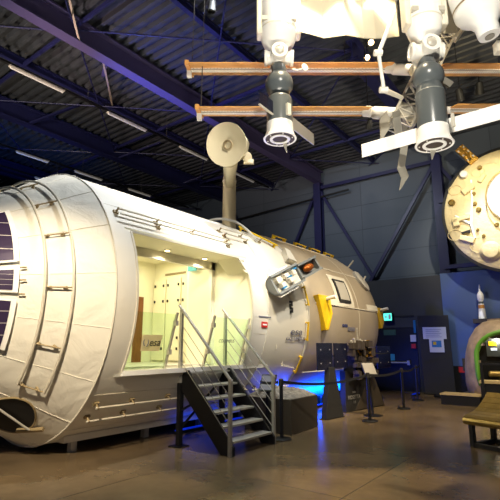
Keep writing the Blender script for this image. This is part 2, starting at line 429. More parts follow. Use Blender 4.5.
# ---- tilted information slab with two notices
s0 = V((-4.42, P0-.45, 0))
sl = thing('display_slab', s0, 'tall charcoal display slab holding two paper notices beside the blue poster', 'display panel')
b = MB(); b.prism([(-4.85, P0-.62, .02), (-3.94, P0-.3, .02), (-3.97, P0-.3, 2.62), (-4.92, P0-.62, 2.62)], (-.05, .16, 0))
part('slab', b, M['charcoal'], sl, bev=.01)
sx = V((.93, .32, 0)).normalized(); sn = V((.32, -.93, 0)).normalized()
sb = V((-4.4, P0-.465, 0))
part('notice_sheet', MB().box(sb+sn*.012-sx*.02+ZZ*2.02, (.74, .012, .4), (sx, sn, ZZ)), M['paper'], sl, 'wide white text sheet')
lines = MB()
for k in range(5): lines.box(sb+sn*.02-sx*(.05+.03*(k % 2))+ZZ*(2.13-.06*k), (.5-.06*(k % 2), .004, .012), (sx, sn, ZZ))
part('text_lines', lines, M['logo_grey'], sl)
nb = part('picture_notice', MB().box(sb+sn*.012+sx*.02+ZZ*1.6, (.46, .012, .44), (sx, sn, ZZ)), M['paper'], sl, 'smaller notice with a blue and yellow picture')
part('notice_picture', MB().box(sb+sn*.02+sx*.02+ZZ*1.66, (.3, .004, .22), (sx, sn, ZZ)), M['blue_sign'], nb)
part('notice_spot', MB().box(sb+sn*.023-sx*.04+ZZ*1.68, (.1, .004, .1), (sx, sn, ZZ)), M['yellow'], nb)
# call point and small plates beside the slab
cp = thing('fire_call_point', (-5.35, P0-.01, 1.62), 'small red fire call point under a white plate beside the fire door', 'call point')
part('call_box', MB().b2((-5.37, P0-.06, 1.5), (-5.21, P0-.002, 1.66)), M['red'], cp, bev=.01)
part('white_plate', MB().b2((-5.39, P0-.03, 1.74), (-5.19, P0-.002, 1.98)), M['paper'], cp)
bs = single('wall_sign', MB().b2((-5.25, P0-.03, 2.05), (-5.17, P0-.002, 2.5)), M['blue_sign'], (-5.2, P0-.01, 2.2), 'narrow blue sign on the partition above the red call point', 'sign')

# ---- blue launch poster along the wall
M['poster'] = mat('poster_blue', (74, 96, 138), .5)
po = thing('launch_poster', (-2.0, P0+.0, .95), 'large deep blue printed board on the wall behind the capsule', 'poster')
part('board', MB().b2((-4.19, P0-.02, .93), (1.6, P0+.06, 4.1)), M['poster'], po)
part('lower_panel', MB().b2((-4.19, P0, 0), (1.6, P0+.06, .93)), M['black'], po, 'black panel below the print')
part('red_sticker', MB().b2((-3.86, P0-.012, .72), (-3.66, P0-.001, .9)), M['red'], po, 'small red sticker')
# ================================================================== THE SPACE MODULE MOCK-UP
CX, CZ, R = -7.494, 2.296, 2.24
def cyl(y, deg, r=R):
    a = math.radians(deg); return V((CX+r*math.cos(a), y, CZ+r*math.sin(a)))
mod = thing('space_module', (CX, 8.5, 0), 'full-size white and tan cylindrical space module standing on short legs', 'space module')
def shell(rows, hole=None, n=None):
    """rows: list of (y, radius); hole: (y0,y1,a0,a1) skipped"""
    b = MB(); angs = sorted(set([i*5-180 for i in range(72)]+([hole[2], hole[3], hole[3]-9] if hole else []))); m = len(angs)
    P = [cyl(y, a, r) for y, r in rows for a in angs]; fs = []
    for i in range(len(rows)-1):
        for k in range(m):
            k2 = (k+1) % m
            am = (angs[k]+(angs[k2] if k2 else 180))/2; ym = (rows[i][0]+rows[i+1][0])/2
            if hole and hole[0] < ym < hole[1] and hole[2] < am < hole[3]:
                if ym > hole[1]-.19 and am > hole[3]-9:           # clipped upper corner
                    fs.append((i*m+k2, (i+1)*m+k2, (i+1)*m+k))
                continue
            fs.append((i*m+k, i*m+k2, (i+1)*m+k2, (i+1)*m+k))
    return b.add(P, fs, True)
HY0, HY1, HA0, HA1 = 4.22, 7.03, -28.6, 27.0
part('fabric_shell', shell([(3.85, R), (4.0, R), (HY0, R), (4.8, R), (5.4, R), (6.0, R), (6.5, R), (HY1-.18, R), (HY1, R), (7.55, R)], (HY0, HY1, HA0, HA1)), M['fabric_smooth'], mod)
part('equipment_shell', shell([(7.55, R-.01), (8.2, R-.01), (9.0, R-.01), (9.2, R-.02)]), M['cream_metal'], mod, 'cream section carrying the payload and handles')
RT2 = R+.05
part('tan_shell', shell([(9.2, R-.02), (9.32, RT2-.03), (9.5, RT2), (10.4, RT2), (11.4, RT2), (12.4, RT2), (13.0, RT2-.01), (13.4, RT2-.06), (13.7, RT2-.2), (13.92, RT2-.45), (14.06, RT2-.8), (14.1, RT2-1.1), (14.1, .02)]), M['tan'], mod, 'tan section with a rounded far end')
# near end cone in quilted fabric
cone = [(3.85, R), (3.6, R-.16), (3.35, R-.345), (3.05, R-.53), (2.75, R-.73), (2.5, R-.92), (2.44, 1.2), (2.44, .02)]
part('end_cone', shell(cone), M['fabric'], mod, 'quilted white fabric end cone')
def cone_r(y):
    for (a, ra), (b, rb) in zip(cone, cone[1:]):
        if b <= y <= a and a != b: return ra+(rb-ra)*(a-y)/(a-b)
    return 1.2
def ring(y, r, t, n=72, a0=-180, a1=180):
    return MB().tube([cyl(y, a0+(a1-a0)*k/n, r) for k in range(n if a1-a0 == 360 else n+1)], t, 8, closed=(a1-a0 == 360))
part('rim_cord', ring(3.85, R+.002, .012), M['seam'], mod)
sm = MB()
for a in (-75, -52, -32, -12, 8, 28, 48, 68, 88, 110):               # quilting seams of the cone, 1 mesh: pattern of the cloth
    sm.tube([cyl(y, a, cone_r(y)+.002) for y in (3.84, 3.6, 3.35, 3.05, 2.75, 2.52)], .0045, 5)
part('cone_seams', sm, M['fabric'], mod)
part('section_seam', ring(7.55, R-.004, .016), M['seam'], mod)
part('section_seam', ring(9.2, R-.02, .03), M['lightgrey'], mod)
sm = MB()
for a, y0, y1 in ((40, 3.9, 7.5), (-12, 7.1, 7.5), (-38, 3.9, 7.5), (62, 3.9, 7.5), (-58, 3.9, 7.5)):
    sm.tube([cyl(y0, a, R+.001), cyl(y1, a, R+.001)], .004, 5)
split_parts('shell_seam', sm, M['seam'], mod)
sm = MB()
for a in (7.5, 35, 62, -35):
    sm.tube([cyl(y, a, r+.004) for y, r in ((9.45, RT2-.01), (10.4, RT2), (11.4, RT2), (12.4, RT2), (13.0, RT2-.01), (13.4, RT2-.06), (13.7, RT2-.2))], .018, 6)
sm.tube([cyl(11.9, k*5-90, RT2-.005) for k in range(37)], .012, 6)
part('panel_strips', sm, M['cream_metal'], mod, 'pale strips over the tan panels')
# curved handrail ladders on the end cone
def arc_rail(y, a0, a1, n=40):
    return MB().tube([cyl(y, a0+(a1-a0)*k/n, cone_r(y)+.07) for k in range(n+1)], .019, 10)
r1 = part('curved_handrail', arc_rail(3.36, -42, 150), M['rail'], mod)
r2 = part('curved_handrail', arc_rail(3.06, -42, 150), M['rail'], mod)
for a in (-42, -22, 2, 26, 46, 68, 92, 118):
    p, q = cyl(3.36, a, cone_r(3.36)+.06), cyl(3.06, a, cone_r(3.06)+.06)
    b = MB().tube([p, q], .011, 8)
    for f in (.22, .78):
        c = p.lerp(q, f); nr = (cyl(3.2, a, 1)-cyl(3.2, a, 0)); b.tube([c, c-nr*.06], .02, 8)
    part('rail_bracket', b, M['bracket'], mod)
# dark round recess low on the cone with a pipe across it
def cone_frame(y, a):
    p = cyl(y, a, cone_r(y)); t = (cyl(y-.2, a, cone_r(y-.2))-cyl(y+.2, a, cone_r(y+.2))).normalized()
    tang = V((-math.sin(math.radians(a)), 0, math.cos(math.radians(a)))); n = tang.cross(t); 
    if n.dot(cyl(y, a, 1)-cyl(y, a, 0)) < 0: n = -n
    return p, t, tang, n.normalized()
RA, RY = -66, 3.24
p, t, tg, nn = cone_frame(RY, RA)
el = [p+nn*.03+t*(.38*math.cos(2*PI*k/40))+tg*(.42*math.sin(2*PI*k/40)) for k in range(40)]
# ------ recess follows the cone surface
rec = MB(); P = []
for j in range(7):
    for k in range(40):
        u = .36*j/6*math.cos(2*PI*k/40); w = .5*j/6*math.sin(2*PI*k/40)
        y = RY+u*.82; P.append(cyl(y, RA+math.degrees(w/cone_r(RY)), cone_r(y)+.012))
rec.add(P, [(j*40+k, j*40+(k+1) % 40, (j+1)*40+(k+1) % 40, (j+1)*40+k) for j in range(6) for k in range(40)], True)
hole = part('round_recess', rec, M['dark_hole'], mod, 'dark round recess')
part('recess_rim', MB().tube(P[-40:], .014, 6, closed=True), M['bracket'], hole)
a_, b_ = cyl(2.8, RA+9, cone_r(2.8)+.06), cyl(3.5, RA+2, cone_r(3.5)+.07)
part('pipe', MB().tube([a_, b_], .016, 8), M['lightgrey'], hole)
a_, b_ = cyl(3.44, RA-4, cone_r(3.44)+.05), cyl(3.62, RA+6, cone_r(3.62)+.05)
part('grab_handle', MB().bar(a_, b_, .05, .05, nn), M['bracket'], mod)
# dark solar cell panels fixed around the cone
def cone_patch(y0, y1, a0, a1, off, n=8):
    b = MB(); P = []
    for k in range(n+1):
        a = a0+(a1-a0)*k/n
        for y in (y0, y1):
            P.append(cyl(y, a, cone_r(y)+off)); P.append(cyl(y, a, cone_r(y)+off-.03))
    for k in range(n):
        i, j = 4*k, 4*k+4
        b_ = [(i, j, j+2, i+2), (i+1, i+3, j+3, j+1), (i, i+1, j+1, j), (i+2, j+2, j+3, i+3)]
        b.f += b_; b.sm += [False]*4
    b.f += [(0, 2, 3, 1), (4*n, 4*n+1, 4*n+3, 4*n+2)]; b.sm += [False]*2; b.v = P
    return b
for a0, a1, y1 in ((14, 47, 2.8), (-1, 11, 2.8), (-28, -4, 2.8)):
    q = part('solar_panel', cone_patch(2.1+.42, y1, a0, a1, .07), M['white'], mod, 'solar cell panel in a white frame')
    part('cells', cone_patch(2.5, y1-.055, a0+1, a1-1, .076), M['cells'], q)
bk = MB()
for a in (-1.5, 5, 11):
    bk.tube([cyl(2.81, a, cone_r(2.81)+.06), cyl(2.88, a, cone_r(2.88)+.05)], .012, 6)
split_parts('panel_clip', bk, M['bracket'], mod)

# ---- straight handrails on the flank
def flank_rail(y0, y1, a0, a1, posts, label=None):
    r = R+.09
    b = MB(); b.tube([cyl(y0, a0, r), cyl(y1, a1, r)], .014, 8)
    o = part('handrail', b, M['rail'], mod, label)
    pb = MB()
    for f in posts:
        y = y0+(y1-y0)*f; a = a0+(a1-a0)*f
        pb.tube([cyl(y, a, R-.01), cyl(y, a, r+.015)], .016, 8); pb.bar(cyl(y-.04, a, R+.015), cyl(y+.04, a, R+.015), .06, .03, cyl(y, a, 1)-cyl(y, a, 0))
    split_parts('rail_post', pb, M['bracket'], o); return o
flank_rail(4.05, 6.72, 35.8, 35.8, (0, .3, .62, .98)); flank_rail(4.05, 6.72, 33, 33, (.3, .98))
flank_rail(6.72, 8.2, 45, 47, (0, .5, 1)); flank_rail(6.72, 7.5, 41, 41, (.05, .95))
flank_rail(4.0, 7.5, -42, -42, (.01, .19, .4, .62, .85, .98)); flank_rail(4.0, 7.5, -49, -49, (.01, .19, .4, .62, .85, .98))
flank_rail(7.7, 9.1, -43, -43, (.1, .9))
# thick hoop near the antenna
hp = MB().tube([cyl(8.05-.0*k, 46+58*k/20, R+.03+.13*math.sin(PI*k/20)) for k in range(21)], .03, 8)
part('hoop_rail', hp, M['lightgrey'], mod)
# ---- yellow handles
def yhandle(p, q, nrm, w=.05, h=.05, off=.06):
    nrm = V(nrm).normalized(); p, q = V(p), V(q)
    b = MB(); b.bar(p+nrm*off, q+nrm*off, w, .025, nrm)
    for e, s in ((p, q), (q, p)):
        e2 = e.lerp(s, .06); b.bar(e2-nrm*.01, e2+nrm*off, w, .03, (q-p).normalized())
    part('yellow_handle', b, M['yellow'], mod)
rn = lambda y, a: cyl(y, a, 1)-cyl(y, a, 0)
for a0, a1 in ((17, 5), (-4, -15), (-24, -35)):
    yhandle(cyl(9.06, a0), cyl(9.1, a1), rn(9, (a0+a1)/2))
yhandle(cyl(8.0, 62), cyl(8.85, 46), rn(8.4, 54), .12, .05, .08)
for y in (9.75, 10.8, 11.65, 12.55):
    yhandle(cyl(y-.28, 63, RT2), cyl(y+.28, 63, RT2), rn(y, 63), .1, .05, .09)
# ---- big yellow trunnion brackets with pins
def trunnion(y, s):
    a = 9; r = RT2 if y < 12 else RT2-.18
    rt_ = lambda yy, aa, rr: cyl(yy, aa, rr)
    b = MB()
    b.prism([cyl(y-.3*s, a+3, r-.03), cyl(y+.3*s, a+3, r-.03), cyl(y+.3*s, a-8, r-.02), cyl(y+.12*s, a-18*s, r-.02), cyl(y-.02*s, a-18*s, r-.02)], rn(y, a)*.16)
    o = part('yellow_bracket', b, M['yellow'], mod, 'large yellow tapered bracket', .01)
    part('trunnion_pin', MB().tube([cyl(y+.12, a+1, r+.05), cyl(y+.12, a+1, r+.36)], .045, 14), M['pure_white'], o)
trunnion(9.72, 1.0); trunnion(13.62, .8)
# ---- window with pale surround and small far hatch
y0, y1, a0, a1 = 10.72, 11.4, 10.5, 26.5
def cpatch(y0, y1, a0, a1, r0, th, n=6, sk=0):
    b = MB(); P = []
    for k in range(n+1):
        a = a0+(a1-a0)*k/n
        for y in (y0, y1):
            yy = y-sk*k/n; P += [cyl(yy, a, r0+th), cyl(yy, a, r0-.02)]
    for k in range(n):
        i, j = 4*k, 4*k+4; b.f += [(i, j, j+2, i+2), (i+1, i+3, j+3, j+1), (i, i+1, j+1, j), (i+2, j+2, j+3, i+3)]
    b.f += [(0, 2, 3, 1), (4*n, 4*n+1, 4*n+3, 4*n+2)]; b.v = P; b.sm = [False]*len(b.f); return b
su = part('window_surround', cpatch(10.55, 11.62, 8, 30, RT2, .02), M['cream_metal'], mod, 'pale raised window surround')
part('window_frame', cpatch(y0, y1, a0, a1, RT2, .05), M['dark_hole'], su)
part('window_pane', cpatch(y0+.07, y1-.07, a0+1.6, a1-1.6, RT2, .056), M['lightgrey'], su, 'pale window blind')
part('pale_strip', cpatch(9.9, 10.6, 7.5, 11.5, RT2, .03), M['cream_metal'], mod)
part('pale_strip', cpatch(12.5, 13.3, 8, 12, RT2-.03, .04), M['cream_metal'], mod)
pc = cyl(13.0, 33, RT2-.02)
nh = (rn(13.0, 33)+V((0, .12, 0))).normalized()
hb = MB().lathe([(.36, -.06), (.36, .05), (.30, .08), (.02, .08)], pc, nh, 28)
h = part('round_hatch', hb, M['lightgrey'], mod, 'round grey hatch on the far shoulder')
part('hatch_handle', MB().bar(pc+nh*.11-V((0, .14, .1)), pc+nh*.11+V((0, .14, .1)), .05, .04, nh), M['steel'], h)
part('mast_stub', MB().tube([cyl(13.1, 50, RT2-.1), cyl(13.15, 50, RT2+.25)], .025, 8), M['rail'], mod)
# ---- markings
ex, ez = rn(8.6, -11), V((-math.sin(math.radians(-11)), 0, math.cos(math.radians(-11))))
def mark(name, s, size, y, a, m, r=R, shear=0, rot=0, sx=1):
    up = V((-math.sin(math.radians(a)), 0, math.cos(math.radians(a)))); ri = V((0, 1, 0))
    if rot: ri, up = -up, ri
    return text(name, s, size, cyl(y, a, r+.008), ri, up, m, mod, .004, 'CENTER', shear, None, sx)
mark('agency_lettering', 'esa', .21, 8.66, -10.2, M['logo_grey'], R, .1, 0, 1.9)
mark('module_lettering', 'COLUMBUS', .105, 8.68, -14.2, M['logo_grey'], R, 0, 0, 1.45)
mark('agency_lettering', 'esa', .15, 10.95, -4.3, M['logo_blue'], RT2, .1, 0, 1.7)
mb_ = MB()
for k in range(5): mb_.box(cyl(11.18+.09*k, -6.6, RT2+.006), (.008, .06, .1))
part('stencil_marks', mb_, M['logo_grey'], mod)
mb_ = MB()
for k, a in enumerate((6.2, 4.4, 2.6, .8)):
    mb_.box(cyl(8.42, a, R+.004), (.012, .13, .045)); mb_.box(cyl(8.42+.04*(-1)**k, a-.8, R+.004), (.012, .05, .03))
part('stencil_marks', mb_, M['charcoal'], mod)
part('red_label', MB().box(cyl(7.42, -7.3, R+.006), (.012, .2, .11)), M['red'], mod)
part('label_text', MB().box(cyl(7.42, -7.3, R+.013), (.006, .14, .03)), M['pure_white'], mod)
part('print_line', MB().box(cyl(7.42, -3.4, R+.004), (.01, .42, .025)), M['logo_grey'], mod)
# cover flap and fittings below the payload
b = MB(); b.tube([cyl(8.35, 14, R+.01), cyl(8.42, 8, R+.01), cyl(8.52, 8, R+.01)], .012, 6); b.tube([cyl(8.0, 12, R+.01), cyl(8.0, -20, R+.01)], .008, 6); b.tube([cyl(8.4, 0, R+.01), cyl(8.45, -30, R+.01), cyl(9.0, -32, R+.01)], .012, 6)
part('flap_edges', b, M['seam'], mod)

# ---- external payload pallet (cut-open cylinder) sticking out of the flank
A = on(274, 286, 0, -5.08); Bq = on(318, 262.5, 0, -4.9)
d = (Bq-A).normalized(); outn = (V((1, -.35, .25))-d*V((1, -.35, .25)).dot(d)).normalized(); upn = d.cross(outn).normalized()
if upn.z < 0: upn = -upn
Lp = (Bq-A).length
b = MB()
def half(b, c, rr, l, th, n=14):
    P = []
    for s_ in (0, l):
        for r_ in (rr, rr-th):
            for k in range(n+1):
                t = PI*(-.06)+PI*1.12*k/n+PI/2+ (PI/2-.0)*0
                ang = t
                P.append(c+d*s_-outn*(r_*math.sin(PI*k/n*1.0))*1.0+upn*(r_*math.cos(PI*k/n)))
    m = n+1
    fs = []
    for k in range(n):
        fs += [(k, k+1, 2*m+k+1, 2*m+k), (m+k, 3*m+k, 3*m+k+1, m+k+1), (k, m+k, m+k+1, k+1), (2*m+k, 2*m+k+1, 3*m+k+1, 3*m+k)]
    for k in (0, n): fs.append((k, 2*m+k, 3*m+k, m+k))
    b.add(P, fs, True)
half(b, A, .21, Lp*.56, .035); half(b, A+d*(Lp*.56), .165, Lp*.44, .035)
for s_, rr in ((0, .21), (Lp*.55, .21), (Lp*.97, .165)):
    P = []
    for s2 in (s_, s_+.05):
        P += [A+d*s2-outn*(rr*math.sin(PI*k/14))+upn*(rr*math.cos(PI*k/14)) for k in range(15)]
    b.add(P, [tuple(range(15)), tuple(range(15, 30))[::-1]]+[(k, k+1, k+16, k+15) for k in range(14)]+[(0, 15, 29, 14)])
for z in (1, -1): b.bar(A+upn*.195*z+outn*.02, A+d*Lp*.56+upn*.195*z+outn*.02, .05, .04, outn)
for z in (1, -1): b.bar(A+d*Lp*.56+upn*.15*z+outn*.02, A+d*Lp+upn*.15*z+outn*.02, .05, .05, outn)
pay = part('payload_canister', b, M['grey_pale'], mod, 'grey cutaway payload canister')
b = MB(); b.box(A+d*(Lp*.28)-outn*.1, (Lp*.5, .34, .1), (d, upn, outn)); part('instrument_tray', b, M['cream_metal'], pay)
b = MB()
for u, v, w, h in ((.1, .06, .2, .12), (.26, .07, .16, .09), (.42, .06, .14, .12), (.14, -.07, .18, .09), (.33, -.06, .22, .1)):
    b.box(A+d*(Lp*u)+upn*v+outn*.0, (w*.8, h, .14), (d, upn, outn))
split_parts('instrument_box', b, M['cream_metal'], pay, bev=.008)
b = MB()
for u, v in ((.12, -.13), (.3, .02), (.45, .12)): b.box(A+d*(Lp*u)+upn*v+outn*.05, (.13, .035, .05), (d, upn, outn))
split_parts('blue_clip', b, M['blue_sign'], pay)
part('copper_tank', MB().sphere(A+d*(Lp*.77)-outn*.02, .105, 20, (1.7, .85, .9), (d, upn, outn)), M['copper'], pay, 'copper foil tank')
b = MB()
for k in range(9):
    for s_ in (-.255, .25): b.box(A+d*(.05+.075*k)+upn*s_-outn*.02, (.035, .04, .04), (d, upn, outn))
for s_ in (-.235, .23): b.bar(A+d*.0+upn*s_-outn*.02, A+d*.62+upn*s_-outn*.02, .03, .03, outn)
part('connector_rows', b, M['white'], pay)
part('mount_arm', MB().bar(A+d*.3-outn*.2, cyl(8.5, 14, R-.02), .2, .2), M['lightgrey'], pay)
b = MB(); b.box(cyl(7.82, 17.5, R+.06), (.2, .32, .42), (rn(8, 17), V((0, 1, 0)), V((-math.sin(.3), 0, math.cos(.3)))))
ac = part('adapter_box', b, M['white'], mod, 'white payload adapter box', .02)
part('round_badge', MB().lathe([(.1, 0), (.1, .012), (.01, .012)], cyl(7.8, 18.5, R+.16), rn(8, 17), 24), M['logo_blue'], ac)
b = MB(); b.prism([cyl(8.75, 33, R), cyl(9.1, 32, R), cyl(9.1, 41, R+.02), cyl(8.95, 43, R+.02)], rn(9, 38)*.13)
part('pale_fin', b, M['cream_metal'], mod)

# ---- reveal of the opening, glazed front and the lit room behind it
fz, sz = 1.222, 3.312
FXX = -6.3                                                       # glazed front
xo = lambda z, dx=.0: CX+math.sqrt(max(.01, R*R-(z-CZ)**2))+dx
b = MB(); b.b2((FXX-.05, HY0-.1, sz), (xo(sz)-.01, HY1+.1, sz+.05)); part('soffit', b, M['cream'], mod)
b = MB(); b.b2((-8.9, HY0-.1, fz-.06), (xo(fz)-.01, HY1+.9, fz)); part('room_floor', b, M['lightgrey'], mod)
b = MB(); b.b2((xo(fz)-.03, HY0, fz-.05), (xo(fz)+.03, HY1, fz+.02)); part('door_sill', b, M['pure_white'], mod)
def side_wall(y, th):
    zz = [fz+(sz-fz)*k/10 for k in range(11)]
    poly = [(FXX, y, fz), (FXX, y, sz)]+[(xo(z)-.012, y, z) for z in zz[::-1]]
    return MB().prism(poly, (0, th, 0))
part('reveal_wall', side_wall(HY1, .05), M['cream'], mod); part('reveal_wall', side_wall(HY0-.05, .05), M['cream'], mod)
eb = MB()
pts = [cyl(HY1-.01, HA0+(HA1-9-HA0)*k/16, R-.0) for k in range(17)]+[cyl(HY1-.18, HA1, R)]+[cyl(HY0, HA1, R)]+[cyl(HY0, HA1+(HA0-HA1)*k/16, R) for k in range(1, 17)]
for p, q in zip(pts, pts[1:]): eb.bar(p, q, .03, .03, rn(5, 0))
part('opening_edge', eb, M['cream_metal'], mod, 'metal edge strip of the opening')
cb = MB()
cb.prism([(xo(3.05)-.03, HY1-.0, 3.02), (xo(sz)-.03, HY1-.2, sz), (xo(sz)-.03, HY1, sz)], (-.5, 0, 0)); part('corner_gusset', cb, M['cream'], mod)
fr = MB(); fr.b2((FXX-.04, HY0, sz-.16), (FXX+.04, HY1, sz)); fr.b2((FXX-.04, HY1-.1, fz), (FXX+.04, HY1, sz)); fr.b2((FXX-.04, HY0, fz), (FXX+.04, HY0+.08, sz)); fr.b2((FXX-.03, HY0, fz), (FXX+.03, HY1, fz+.03))
part('glazing_frame', fr, M['cream_metal'], mod)
# room box
RX0, RY0, RY1, RZ = -8.7, 3.95, 7.5, 3.62
part('room_ceiling', MB().b2((RX0, RY0, RZ), (FXX-.04, RY1, RZ+.05)), M['cream'], mod)
part('room_header', MB().b2((FXX-.06, RY0, sz), (FXX-.04, RY1, RZ)), M['cream'], mod)
part('room_wall', MB().b2((RX0-.05, RY0, fz), (RX0, RY1, RZ)), M['cream'], mod)
part('room_wall', MB().b2((RX0, RY0-.05, fz), (FXX-.05, RY0, RZ)), M['cream'], mod)
part('room_wall', MB().b2((RX0, RY1, fz), (FXX-.05, RY1+.05, RZ)), M['cream'], mod)
part('inner_partition', MB().b2((-7.0, HY1-.02, fz), (FXX-.05, HY1+.04, 3.2)), M['cream2'], mod)
part('round_column', MB().lathe([(.2, 0), (.2, RZ-fz)], (-7.05, 7.28, fz), ZZ, 24), M['cream'], mod)
# cupboard doors on the end wall, with black fittings
for x0, x1 in ((-8.66, -8.24), (-8.2, -7.72), (-7.68, -7.3)):
    dr = part('cupboard_door', MB().b2((x0, RY1-.05, fz+.04), (x1, RY1-.005, 3.2)), M['cream2'], mod, bev=.008)
    kb = MB()
    for z in (3.0, 2.62, 1.75, 1.5): kb.b2((x1-.07, RY1-.08, z), (x1-.04, RY1-.045, z+.06))
    for z in (3.0, 2.62): kb.b2((x0+.05, RY1-.08, z), (x0+.08, RY1-.045, z+.06))
    split_parts('door_fitting', kb, M['black'], dr)
part('cupboard_lettering', MB().b2((-8.3, RY1-.02, 3.28), (-7.6, RY1-.002, 3.33)), M['bracket'], mod)
part('blue_notice', MB().b2((-7.4, RY1-.07, 2.35), (-7.22, RY1-.05, 2.55)), M['blue_sign'], mod, 'small blue notice')
part('teal_notice', MB().b2((-6.95, HY1-.12, 3.18-.0), (-6.7, HY1-.09, 3.46)), M['teal_sign'], mod, 'teal notice under the ceiling')
part('ceiling_dome', MB().sphere((-7.0, 6.6, RZ-.02), .14, 20, (1, 1, .4)), M['lightgrey'], mod)
wd = part('wooden_door', MB().b2((RX0, 6.9, fz), (RX0+.05, 7.14, 2.75)), M['wood'], mod, 'brown wooden door')
cyl_b = MB().lathe([(.12, 0), (.12, .5), (.07, .56), (.07, .66)], (-7.2, 5.35, fz), ZZ, 20)
part('gas_bottle', cyl_b, M['steel'], mod)
# recessed downlights in the soffit
for y in (5.5, 6.5):
    o = part('downlight', MB().lathe([(.06, 0), (.06, .015)], (-6.07, y, sz-.016), ZZ, 20), M['steel'], mod)
    part('lamp', MB().lathe([(.042, 0), (.042, .01)], (-6.07, y, sz-.024), ZZ, 16), M['glow_warm'], o, 'glowing lamp')
# ---- leaning glass balustrades with clamps and the lettered sheet
def lean(y, z, off=0):
    z0, z1 = fz, 2.09; x0, x1 = xo(fz)-.06, xo(fz)+.2
    return V((x0+(x1-x0)*(z-z0)/(z1-z0)+off, y, z))
for y0, y1 in ((HY0+.02, 5.08), (5.98, HY1-.03)):
    b = MB().prism([lean(y0, fz+.03), lean(y1, fz+.03), lean(y1, 2.09), lean(y0, 2.09)], (.016, 0, 0))
    g = part('glass_panel', b, M['glass_g'], mod, 'green tinted glass balustrade')
    for yc in ((y1,) if y1 < 5.5 else (y0, y1-.02)):
        cbm = MB().bar(lean(yc, fz+.02, .01), lean(yc, 2.12, .01), .035, .035)
        for z in (1.5, 1.95): cbm.box(lean(yc, z, .03), (.06, .06, .08))
        part('balustrade_clamp', cbm, M['rail'], g)
sg = part('lettered_sheet', MB().prism([lean(4.5, 1.52, .03), lean(4.86, 1.52, .03), lean(4.86, 1.76, .03), lean(4.46, 1.76, .03)], (.006, 0, 0)), M['thin_sheet'], mod, 'small pale sheet with dark lettering')
upl = (lean(5, 2)-lean(5, 1)).normalized()
text('sheet_lettering', 'esa', .17, lean(4.73, 1.645, .042), (0, 1, 0), upl, M['charcoal'], sg, .002, 'CENTER', .15)
part('ring_mark', MB().tube([lean(4.555, 1.65, .042)+V((0, .045*math.cos(t*PI/10), .065*math.sin(t*PI/10))) for t in range(-7, 14)][3:], .008, 6), M['logo_grey'], sg)
text('glass_lettering', 'COLUMBUS', .085, lean(6.45, 1.68, .022), (0, 1, 0), upl, M['logo_grey'], mod, .001)
# ---- base: skirt beam and short legs
part('base_skirt', MB().b2((-6.95, 4.0, .18), (-6.5, 9.15, .28)), M['cream_metal'], mod)
part('base_skirt', MB().b2((-8.6, 4.0, .18), (-8.05, 9.15, .28)), M['cream_metal'], mod)
for y in (4.27, 5.7, 7.1, 8.5, 10.6, 12.2):
    for x in (-6.7, -8.3):
        part('support_leg', MB().b2((x-.05, y-.05, 0), (x+.05, y+.05, .3 if y < 9 else .42)), M['lightgrey'], mod)
M['logo_pale'] = mat('pale_lettering', (150, 148, 140), .6)
M['paper_grey'] = mat('grey_print', (150, 146, 138), .6)
M['equip'] = mat('dark_equipment', (70, 62, 54), .45, noise=.3, nscale=9)
# ================================================================== DISH ANTENNA ON TOP
mx_, my_ = CX, 8.95
an = thing('dish_antenna', (mx_, my_, CZ+R), 'pale dish antenna on a thick mast rising from the top of the space module', 'antenna')
zt = 6.05
part('mast', MB().lathe([(.2, -.1), (.2, .0), (.19, .05), (.175, zt-4.62), (.18, zt-4.6), (.18, zt-4.5), (.12, zt-4.3), (.1, zt-4.2)], (mx_, my_, CZ+R), ZZ, 28), M['antenna'], an)
part('mast_collar', MB().lathe([(.195, 0), (.195, .06)], (mx_, my_, zt-.1), ZZ, 28), M['rail'], an)
dc = W(228, 145, 8.95)
dn = (EYE-dc).normalized(); dn = (dn-RT*.42+ZZ*.12).normalized()
prof = [(.10, -.02), (.12, .0), (.2, .02), (.32, .05), (.43, .10), (.43, .085), (.3, .02), (.2, -.02), (.16, -.06)]
part('dish', MB().lathe(prof, dc, dn, 44, caps=False), M['antenna'], an)
part('feed_horn', MB().lathe([(.10, -.06), (.10, .02), (.075, .02), (.04, -.05), (.01, -.06)], dc+dn*.01, dn, 24), M['bracket'], an)
bx = dn.cross(ZZ).normalized(); bu = bx.cross(dn)
part('housing', MB().lathe([(.40, 0), (.40, -.1), (.3, -.42), (.14, -.5)], dc-dn*.0, dn, 8, smooth=False), M['antenna'], an, 'faceted housing behind the dish')
part('round_cover', MB().lathe([(.1, 0), (.1, .05), (.02, .06)], dc+RT*.3-dn*.18-ZZ*.24, (dn+RT*.9).normalized(), 20), M['antenna'], an)
part('cover_plate', MB().box(dc+RT*.34-dn*.2-ZZ*.34, (.2, .08, .08), (RT, HF, ZZ)), M['antenna'], an)
part('neck', MB().tube([(mx_, my_, zt-.15), tuple(dc-dn*.12-ZZ*.3)], [.13, .16], 16), M['antenna'], an)

